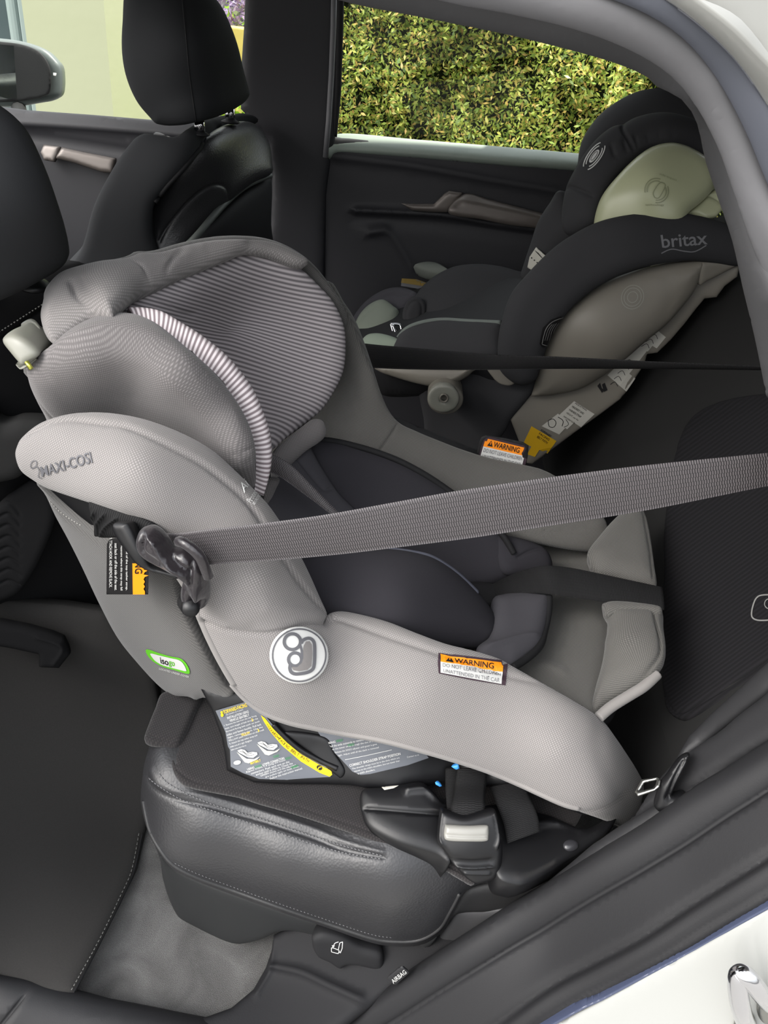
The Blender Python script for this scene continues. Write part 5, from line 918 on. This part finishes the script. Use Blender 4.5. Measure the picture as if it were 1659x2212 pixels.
for q in ([(975, 1656), (985, 1662), (993, 1660), (990, 1652)], [(940, 1690), (948, 1692), (955, 1698), (950, 1699), (941, 1694)]):
    panel('blue_marker', q, [(q[0][0], q[0][1], .158), (q[2][0], q[2][1], .158), (q[1][0], q[1][1]+3, .158)], m_blue, cs, .002, .003, .006, 3, False)
panel('base_sticker', [(824, 1700), (862, 1696), (850, 1702), (830, 1706)], [(824, 1700, .145), (862, 1696, .145), (830, 1706, .14)], m_offwhite, cs, .0005, .002, .002, 4, False)
# ------------------------------------------------------------------ seat belt over the child seat
sbt = thing('seat_belt', 'wide grey seat belt stretched diagonally across the front of the near child seat', 'seat belt', P(900, 1130, y=.12))
ribbon('shoulder_webbing', [(330, 1145, .165), (375, 1152, .150), (450, 1143, .135), (560, 1131, .13), (700, 1112, .13), (850, 1085, .135), (1000, 1058, .14), (1200, 1029, .145), (1400, 1004, .15), (1659, 978, .155), (1780, 965, .16)],
       [(380, 1235, .16), (430, 1222, .148), (480, 1218, .135), (600, 1210, .13), (740, 1197, .13), (880, 1180, .13), (1020, 1162, .135), (1200, 1134, .14), (1400, 1102, .145), (1659, 1050, .15), (1780, 1030, .155)], m_belt, sbt, n=220, m=14, camber=.001, key='belt')
ribbon('lap_webbing', [(1040, 1275, .42), (1085, 1250, .42), (1130, 1232, .42), (1175, 1222, .41), (1230, 1226, .41), (1300, 1240, .40), (1360, 1253, .39), (1430, 1268, .38)],
       [(1060, 1296, .39), (1100, 1285, .385), (1150, 1281, .38), (1190, 1284, .375), (1240, 1291, .37), (1300, 1300, .36), (1360, 1308, .35), (1435, 1318, .34)], m_beltd, sbt, n=60, camber=.002)
g_ = thing('seat_belt', 'black seat belt stretched straight across the cabin behind the near child seat', 'seat belt', P(1100, 780, y=.72))
ribbon('webbing', [(700, 728, .80), (790, 742, .78), (900, 752, .74), (1060, 765, .69), (1200, 770, .65), (1400, 780, .60), (1700, 793, .54)], [(720, 790, .80), (800, 795, .78), (930, 799, .74), (1060, 799, .69), (1200, 797, .66), (1400, 797, .61), (1700, 799, .55)], m_beltd, g_, n=90, camber=.002)
# belt anchor beside the seat
an_ = thing('belt_anchor', 'metal belt tongue held in a black plastic guide on the seat side', 'belt anchor', P(1430, 1740, y=.12))
panel('tongue', [(1371, 1712), (1386, 1684), (1420, 1679), (1428, 1684), (1424, 1700), (1414, 1708), (1378, 1720)], [(1371, 1712, .100), (1386, 1684, .112), (1424, 1690, .102)], m_steel, an_, .0015, .002, .003, 3, False, holes=[[(1381, 1709), (1381, 1709), (1392, 1691), (1392, 1691), (1419, 1685), (1419, 1685), (1414, 1702), (1414, 1702)]])
panel('belt_guide', [(1412, 1735), (1416, 1715), (1424, 1690), (1440, 1670), (1462, 1640), (1478, 1628), (1490, 1628), (1484, 1650), (1464, 1688), (1452, 1716), (1468, 1712), (1480, 1714), (1478, 1732), (1462, 1746), (1440, 1753), (1422, 1749)],
      [(1412, 1735, .098), (1484, 1630, .12), (1478, 1730, .092), (1440, 1690, .105)], m_black, an_, .012, .010, .02, 4, creases=[([(1476, 1640), (1455, 1680), (1444, 1712)], -.004, 4)])
# ------------------------------------------------------------------ far child seat (forward facing)
fs = thing('child_car_seat', 'black and warm grey forward-facing child car seat by the far rear door', 'child car seat', P(1080, 1000, y=1.1))
base = panel('recline_base', [(1102, 905), (1125, 870), (1150, 830), (1250, 760), (1400, 640), (1500, 570), (1598, 575), (1592, 598), (1565, 618), (1548, 642), (1522, 645), (1505, 665), (1478, 700), (1448, 735), (1420, 762), (1398, 765), (1390, 790), (1350, 850), (1340, 862), (1300, 892), (1240, 935), (1180, 980), (1150, 1002), (1138, 1000), (1120, 950)],
      [(1105, 905, .98), (1598, 580, 1.00), (1150, 1000, .97), (1350, 760, .985), (1400, 765, .98)], m_beige, fs, .006, .01, .25, 8, key='fbase', smooth=False)
A_ = Acc()
def onl(pts, mat, nm): 
    A = Acc(); poly_grid(A, 'fbase', pts, .0015, 3); return A.build(nm, mat, base, smooth=False)
onl([(1148, 920), (1202, 952), (1172, 992), (1122, 975)], m_yelldim, 'yellow_label')
onl([(1240, 866), (1284, 894), (1240, 936), (1195, 908)], m_offwhite, 'base_label'); onl([(1205, 893), (1232, 912), (1208, 938), (1170, 920)], m_offwhite, 'base_label')
onl([(1380, 742), (1410, 760), (1352, 845), (1312, 810)], m_offwhite, 'base_label'); onl([(1478, 672), (1505, 660), (1525, 682), (1470, 700)], m_offwhite, 'base_label') if 0 else None
onl([(1418, 712), (1438, 728), (1408, 764), (1378, 748)], m_offwhite, 'base_label')
a2 = 33*math.pi/180
for i, s in enumerate(('FORWARD', 'FACING', 'BELT PATH')): text(A_, 'fbase', s, lq(1170-i*4, 926+i*7, 26, 5, a2), .0022, True)
for i, s in enumerate(('ADJUSTING', 'HEADREST AND', 'HARNESS STRAP', 'HEIGHT, see the', 'instruction book')): text(A_, 'fbase', s, lq(1243-i*6, 868+i*7, 30 if i < 4 else 28, 4.5, a2), .0022, i < 3)
line_on(A_, 'fbase', [(1184, 908), (1194, 904), (1201, 912), (1196, 922), (1186, 920), (1184, 908)], 1.5, .0022); line_on(A_, 'fbase', [(1205, 900), (1216, 908), (1214, 920)], 1.5, .0022); line_on(A_, 'fbase', [(1222, 905), (1228, 916), (1218, 922)], 1.2, .0022)
for q in ([(1290, 833), (1296, 826), (1300, 838), (1306, 842), (1300, 848)], [(1300, 830), (1306, 826), (1312, 842), (1304, 846)]): poly_on(A_, 'fbase', q, .0022)
for k in range(5): line_on(A_, 'fbase', [(1318+k*8, 830-k*12), (1328+k*8, 824-k*12), (1334+k*8, 834-k*12)], 1.2, .0022)
for k in range(3): line_on(A_, 'fbase', [(1385+k*9, 748-k*10), (1397+k*9, 742-k*10), (1402+k*9, 752-k*10)], 1.2, .0022)
A_.build('label_print', m_ink, base, smooth=False)
panel('lower_body', [(905, 790), (1000, 765), (1075, 745), (1175, 750), (1172, 780), (1160, 830), (1140, 862), (1104, 905), (1092, 930), (1050, 985), (1030, 1000), (930, 950), (915, 900)],
      [(920, 800, 1.02), (1170, 760, .98), (1040, 990, 1.0), (1100, 900, .98), (940, 940, 1.04)], m_britax, fs, .012, .02, .20, 8, key='flow')
panel('side_shell', [(1145, 862), (1152, 840), (1166, 790), (1182, 745), (1205, 700), (1245, 655), (1300, 614), (1360, 588), (1430, 570), (1500, 562), (1520, 563), (1514, 590), (1500, 627), (1473, 663), (1437, 702), (1397, 734), (1350, 774), (1302, 810), (1254, 838), (1199, 851), (1165, 854), (1150, 855)],
      [(1150, 858, .965), (1182, 745, .95), (1300, 614, .96), (1515, 568, .975), (1470, 670, .965), (1280, 826, .96), (1300, 720, .93)], m_beige, fs, .022, .05, .03, 8, key='fshell', creases=[([(1430, 585), (1440, 640), (1420, 690)], -.001, 12)])
panel('shell_tip', [(1516, 566), (1585, 566), (1588, 574), (1560, 590), (1528, 606), (1508, 614)], [(1516, 570, .97), (1585, 570, .99), (1510, 612, .97)], m_beige, fs, .006, .008, .02, 5)
A_ = Acc()
for r in (26, 20, 12): line_on(A_, 'fshell', ellipse(1366, 642, r*.9, r, .5, 24), 1.6, .0012, True)
A_.build('embossed_ring', m_handle, fs)
wing = panel('side_wing', [(1075, 760), (1078, 720), (1086, 685), (1096, 655), (1110, 628), (1135, 598), (1165, 565), (1200, 532), (1240, 505), (1285, 482), (1330, 469), (1390, 460), (1450, 459), (1500, 465), (1545, 476), (1588, 492), (1604, 505), (1612, 540), (1605, 568), (1590, 575), (1540, 568), (1480, 564), (1400, 575), (1340, 594), (1290, 620), (1245, 655), (1208, 697), (1185, 740), (1168, 790), (1156, 820), (1120, 830), (1080, 800)],
      [(1076, 750, .93), (1110, 628, .93), (1240, 505, .95), (1450, 459, .98), (1600, 520, 1.0), (1480, 564, .955), (1290, 620, .93), (1185, 740, .925), (1120, 830, .94), (1350, 520, .94)], m_britax, fs, .022, .035, .06, 8, key='fwing')
A_ = Acc(); text(A_, 'fwing', 'britax', [(1426, 508), (1526, 500), (1528, 528), (1430, 536)], .001, True)
line_on(A_, 'fwing', [(1428, 547), (1450, 538), (1475, 542), (1500, 543), (1525, 530)], 2.4, .001); A_.build('wing_lettering', M('wing_print', (105, 105, 108), .6), wing, smooth=False)
lab = decal('sewn_label', 'fwing', [(1165, 742), (1172, 708), (1190, 690), (1212, 682), (1222, 680), (1226, 688), (1205, 716), (1194, 745), (1190, 750), (1170, 750)], m_ink, wing, .001, 5)
A_ = Acc(); line_on(A_, 'fwing', [(1170, 742), (1178, 712), (1192, 695), (1216, 685)], 1.2, .0016); line_on(A_, 'fwing', [(1170, 743), (1188, 745), (1198, 718), (1218, 688)], 1.2, .0016)
for k in range(4): line_on(A_, 'fwing', [(1176+k*4.5, 735), (1183+k*4.5, 712), (1192+k*4.5, 700-k)], .8, .0016)
A_.build('sewn_label_print', m_lightprint, lab, smooth=False)
# headrest
panel('back_pad', [(1128, 600), (1135, 570), (1150, 525), (1165, 480), (1190, 440), (1215, 412), (1245, 480), (1285, 470), (1260, 500), (1200, 550), (1150, 610)], [(1130, 590, 1.18), (1215, 415, 1.15), (1200, 550, 1.12)], m_britax, fs, .02, .03, .06, 7, key='fback')
sl = panel('star_label', [(1139, 578), (1144, 555), (1158, 534), (1182, 556), (1165, 582), (1158, 588)], [(1139, 578, 1.142), (1158, 534, 1.13), (1182, 556, 1.11)], m_offwhite, fs, .001, .002, .003, 4, False, key='slab')
A_ = Acc()
for k in range(4): poly_on(A_, 'slab', ellipse(1149+k*6, 557+k*5, 1.8, 1.8, 0, 5), .001)
for k in range(3): line_on(A_, 'slab', [(1156+k*3, 541+k*2), (1170+k*2, 556+k*2)], .8, .001, False, False)
A_.build('label_print', m_ink, sl, smooth=False)
panel('far_head_wing', [(1247, 400), (1250, 350), (1256, 315), (1270, 285), (1298, 250), (1330, 226), (1370, 206), (1410, 197), (1450, 199), (1490, 208), (1540, 225), (1560, 330), (1500, 340), (1400, 300), (1300, 360)],
      [(1250, 350, 1.36), (1298, 250, 1.38), (1410, 197, 1.39), (1540, 230, 1.36), (1400, 300, 1.30)], m_britax, fs, .03, .05, .06, 8, key='fhw', creases=[([(1330, 232), (1370, 212), (1420, 204)], .004, 5), ([(1395, 205), (1440, 212), (1480, 222)], -.003, 4)])
ring = panel('head_wing', [(1218, 490), (1219, 450), (1226, 410), (1240, 378), (1262, 340), (1290, 305), (1320, 282), (1345, 275), (1370, 262), (1410, 252), (1450, 252), (1495, 265), (1530, 290), (1560, 340), (1570, 420), (1548, 430), (1540, 372), (1512, 334), (1480, 318), (1440, 312), (1405, 318), (1375, 338), (1340, 370), (1312, 405), (1296, 440), (1286, 478), (1262, 500), (1238, 510), (1224, 506)],
      [(1220, 480, 1.06), (1262, 340, 1.10), (1370, 262, 1.13), (1495, 265, 1.13), (1560, 400, 1.08), (1440, 312, 1.06), (1312, 405, 1.02), (1286, 478, 1.0)], m_britax, fs, .022, .028, .05, 7, key='fring',
      creases=[([(1348, 272), (1346, 298), (1358, 320), (1372, 338)], -.006, 4), ([(1226, 412), (1250, 412), (1290, 430)], -.005, 4)]+[([(1330+k*24, 350-k*13+k*k*1.3), (1326+k*24, 338-k*13+k*k*1.3)], -.004, 4) for k in range(6)])
A_ = Acc(); cx, cy = 1284, 338
for a, b in ((26, 12), (20, 8.5)):
    e = ellipse(cx, cy, a*1.35, b*1.1, -.95, 28); line_on(A_, 'fring', e[2:13], 2.2, .001); line_on(A_, 'fring', e[16:27], 2.2, .001)
poly_on(A_, 'fring', ellipse(cx, cy, 17, 6, -.95, 14), .001); A_.build('ring_logo', m_white, ring, smooth=False)
A_ = Acc(); line_on(A_, 'fring', ellipse(cx, cy, 12, 3.5, -.95, 14), 1.2, .0015, True); A_.build('ring_logo_detail', m_ink, ring, smooth=False)
hsh = panel('head_shell', [(1283, 490), (1290, 450), (1305, 418), (1335, 382), (1372, 345), (1405, 322), (1440, 313), (1475, 318), (1512, 336), (1535, 358), (1542, 380), (1541, 402), (1530, 422), (1505, 445), (1484, 462), (1450, 500), (1300, 510)],
      [(1285, 485, 1.0), (1372, 345, 1.03), (1440, 313, 1.06), (1541, 390, 1.03), (1484, 462, .99), (1400, 400, .985)], m_beige2, fs, .024, .035, .05, 7, key='fhs')
A_ = Acc(); cx, cy = 1418, 412
for r in (25, 20): e = ellipse(cx, cy, r, r*1.05, -.6, 30); line_on(A_, 'fhs', e[1:12], 2.2, .0014); line_on(A_, 'fhs', e[17:28], 2.2, .0014)
line_on(A_, 'fhs', [(1412, 424), (1411, 415), (1424, 396), (1433, 396), (1436, 403), (1424, 426), (1416, 428), (1412, 424)], 2.2, .0014)
text(A_, 'fhs', 'side impact', [(1425, 374), (1462, 388), (1460, 393), (1423, 380)], .0014); text(A_, 'fhs', 'technology', [(1394, 440), (1434, 440), (1434, 446), (1394, 446)], .0014); A_.build('embossed_emblem', m_emboss, hsh)
panel('head_bracket', [(1484, 460), (1500, 448), (1530, 420), (1543, 408), (1560, 418), (1572, 432), (1566, 448), (1545, 470), (1520, 475)], [(1484, 460, 1.0), (1543, 408, 1.03), (1566, 448, 1.02)], m_beige2, fs, .008, .008, .04, 5, False, creases=[([(1528, 424), (1545, 432), (1562, 444)], -.005, 4)])
panel('head_bracket_plate', [(1528, 424), (1540, 375), (1546, 390), (1570, 430)], [(1528, 424, 1.05), (1540, 375, 1.07), (1570, 430, 1.05)], m_beige2, fs, .003, .005, .02, 5, False)
# seat bowl
panel('seat_bowl', [(770, 700), (800, 650), (880, 630), (960, 600), (1100, 600), (1140, 620), (1110, 750), (1000, 770), (800, 780)], [(780, 700, 1.22), (1100, 610, 1.24), (1000, 760, 1.0), (800, 780, 1.02)], m_blackm, fs, .01, .02, .10, 10)
panel('armrest', [(893, 577), (905, 571), (925, 568), (945, 571), (962, 580), (972, 590), (950, 592), (920, 587), (900, 580)], [(893, 577, 1.36), (972, 590, 1.32), (925, 568, 1.37)], M('hedge_tinted_cover', (96, 100, 94), .8), fs, .010, .010, .03, 4)  # green tint of the hedge's light put into the cover colour
wt = panel('warning_tag', [(868, 602), (900, 604), (922, 612), (915, 626), (866, 618)], [(868, 602, 1.34), (922, 612, 1.33), (866, 618, 1.33)], m_grey, fs, .001, .002, .003, 4, False, key='wtag')
A_ = Acc(); poly_on(A_, 'wtag', [(868, 602), (900, 604), (922, 612), (919, 619), (867, 611)], .0008); A_.build('orange_band', m_yelldark, wt, smooth=False)
panel('far_thigh_pad', [(762, 700), (775, 670), (800, 645), (830, 628), (860, 622), (890, 628), (905, 640), (890, 660), (860, 690), (800, 710)], [(762, 700, 1.25), (860, 622, 1.30), (890, 650, 1.26)], m_insert2, fs, .015, .02, .04, 6, creases=[([(780, 700), (800, 670), (840, 648), (890, 640)], -.004, 4)])
panel('far_body_pad', [(890, 662), (905, 632), (925, 610), (950, 592), (985, 577), (1030, 572), (1075, 576), (1110, 585), (1140, 600), (1130, 660), (1110, 710), (1000, 710), (930, 700), (900, 690)],
      [(890, 662, 1.24), (950, 592, 1.28), (1110, 585, 1.28), (1110, 710, 1.18), (930, 700, 1.18)], m_britax, fs, .02, .03, .05, 7)
panel('harness_pad', ellipse(895, 676, 25, 36, .25, 20), [(880, 650, 1.20), (915, 660, 1.20), (890, 712, 1.17)], m_britax, fs, .012, .02, .03, 5, creases=[(ellipse(893, 678, 17, 27, .25, 12)+[ellipse(893, 678, 17, 27, .25, 12)[0]], -.003, 3)])
panel('seat_front', [(768, 705), (778, 680), (800, 658), (828, 648), (850, 662), (862, 674), (856, 695), (845, 706), (822, 722), (800, 735), (778, 728)], [(768, 705, 1.20), (828, 648, 1.24), (862, 680, 1.21), (800, 735, 1.15)], M('hedge_tinted_seat_cloth', (112, 118, 108), .9, .2), fs, .016, .03, .04, 5,  # cloth colour carries green light reflected off the hedge
      creases=[([(775, 715), (790, 690), (818, 665)], -.002, 4)])
panel('buckle_tongue_pad', [(815, 718), (840, 700), (848, 698), (866, 716), (856, 726), (830, 725)], [(815, 718, 1.16), (848, 698, 1.17), (856, 726, 1.14)], m_black, fs, .006, .008, .015, 4)
V, F = tube(cr([P(*k) for k in ((844, 700, 1.135), (864, 702, 1.135), (866, 722, 1.125), (852, 724, 1.125), (844, 700, 1.135))]), .0028, 8); mesh('metal_buckle', V, F, m_chrome, fs)
V, F = tube(cr([P(*k) for k in ((848, 701, 1.13), (856, 723, 1.12))], sub=4), .003, 8); mesh('metal_buckle', V, F, m_chrome, fs)
panel('near_body_pad', [(858, 732), (870, 716), (890, 703), (920, 695), (960, 691), (1010, 694), (1084, 697), (1086, 730), (1078, 770), (1000, 780), (860, 770)], [(858, 732, 1.02), (920, 695, 1.04), (1084, 697, 1.00), (1000, 775, .97)], m_britax, fs, .018, .028, .05, 7)
V, F = tube(cr([P(*k) for k in ((860, 730, 1.02), (875, 713, 1.025), (895, 702, 1.028), (925, 694, 1.03), (960, 691, 1.028), (1010, 694, 1.015), (1082, 697, .99))]), .0045, 8); mesh('pad_piping', V, F, M('hedge_tinted_piping', (88, 94, 90), .8), fs)  # piping colour tinted for green light off the hedge
panel('near_thigh_pad', [(778, 752), (790, 728), (815, 722), (845, 728), (868, 738), (888, 748), (860, 760), (800, 765)], [(778, 752, 1.05), (815, 722, 1.08), (888, 748, 1.03)], M('hedge_lit_cloth', (120, 130, 118), .9, .2), fs, .014, .02, .04, 5)  # pale green painted in for light from the hedge
panel('seat_underside', [(812, 790), (900, 785), (1022, 790), (1018, 806), (995, 822), (965, 832), (930, 834), (890, 826), (850, 814), (820, 803)], [(812, 792, 1.0), (1022, 792, .97), (930, 834, .97)], m_beige, fs, .016, .025, .08, 6, creases=[([(960, 826), (995, 812), (1015, 796)], .004, 4)])
panel('recline_knob', ellipse(962, 861, 39, 33, 0, 30), [(962, 861, .93), (980, 861, .93), (962, 880, .93)], m_beige, fs, .006, .006, .08, 5, key='knob')
panel('knob_disc', ellipse(958, 860, 34, 30, 0, 30), [(958, 860, .915), (980, 860, .915), (958, 880, .915)], m_handle, fs, .004, .004, .02, 5, holes=[ellipse(959, 860, 7, 7, 0, 12)])
panel('knob_ring', ellipse(959, 860, 10, 10, 0, 20), [(959, 860, .909), (969, 860, .909), (959, 870, .909)], m_beige, fs, .003, .003, .008, 3, holes=[ellipse(959, 860, 6, 6, 0, 12)])
panel('pillar_patch', [(1050, 790), (1075, 782), (1105, 786), (1118, 800), (1119, 815), (1112, 828), (1098, 833), (1078, 828), (1062, 812)], [(1050, 790, .955), (1118, 800, .955), (1098, 833, .95)], m_beige, fs, .003, .004, .01, 5)
# ------------------------------------------------------------------ light
w = bpy.data.worlds.new('world'); SC.world = w; w.use_nodes = True; nt = w.node_tree.nodes; ln = w.node_tree.links; bg = nt['Background']
sky = nt.new('ShaderNodeTexSky'); sky.sky_type = 'NISHITA'; sky.sun_disc = False; sky.sun_elevation = math.radians(38); sky.sun_rotation = math.radians(235); sky.dust_density = 4.0; sky.air_density = 1.5; hsv = nt.new('ShaderNodeHueSaturation'); hsv.inputs['Saturation'].default_value = .22; ln.new(sky.outputs[0], hsv.inputs['Color'])
mx = nt.new('ShaderNodeMix'); mx.data_type = 'RGBA'; mx.inputs[0].default_value = .35; mx.inputs[7].default_value = (3.35, 3.4, 3.5, 1); ln.new(hsv.outputs[0], mx.inputs[6]); 
tcw = nt.new('ShaderNodeTexCoord'); sxw = nt.new('ShaderNodeSeparateXYZ'); ln.new(tcw.outputs['Generated'], sxw.inputs[0]); mrw = nt.new('ShaderNodeMapRange'); mrw.inputs[3].default_value = .55; mrw.inputs[4].default_value = 1.9; ln.new(sxw.outputs[2], mrw.inputs[0])
vm = nt.new('ShaderNodeVectorMath'); vm.operation = 'SCALE'; ln.new(mx.outputs[2], vm.inputs[0]); ln.new(mrw.outputs[0], vm.inputs['Scale']); ln.new(vm.outputs[0], bg.inputs[0]); bg.inputs[1].default_value = .55
sd = bpy.data.lights.new('sun', 'SUN'); sd.energy = 13.5; sd.angle = math.radians(1.5); sd.color = (1, .95, .85)
so = bpy.data.objects.new('sun', sd); COL.objects.link(so); so.rotation_euler = Vector((.45, .05, .88)).to_track_quat('Z', 'Y').to_euler()
vs = SC.view_settings; SC.display_settings.display_device = 'sRGB'; vs.view_transform = 'Standard'; vs.look = 'None'; vs.gamma = 1; vs.use_curve_mapping = False; vs.exposure = -0.05
SC.cycles.max_bounces = 8; SC.cycles.diffuse_bounces = 5; SC.cycles.transparent_max_bounces = 12
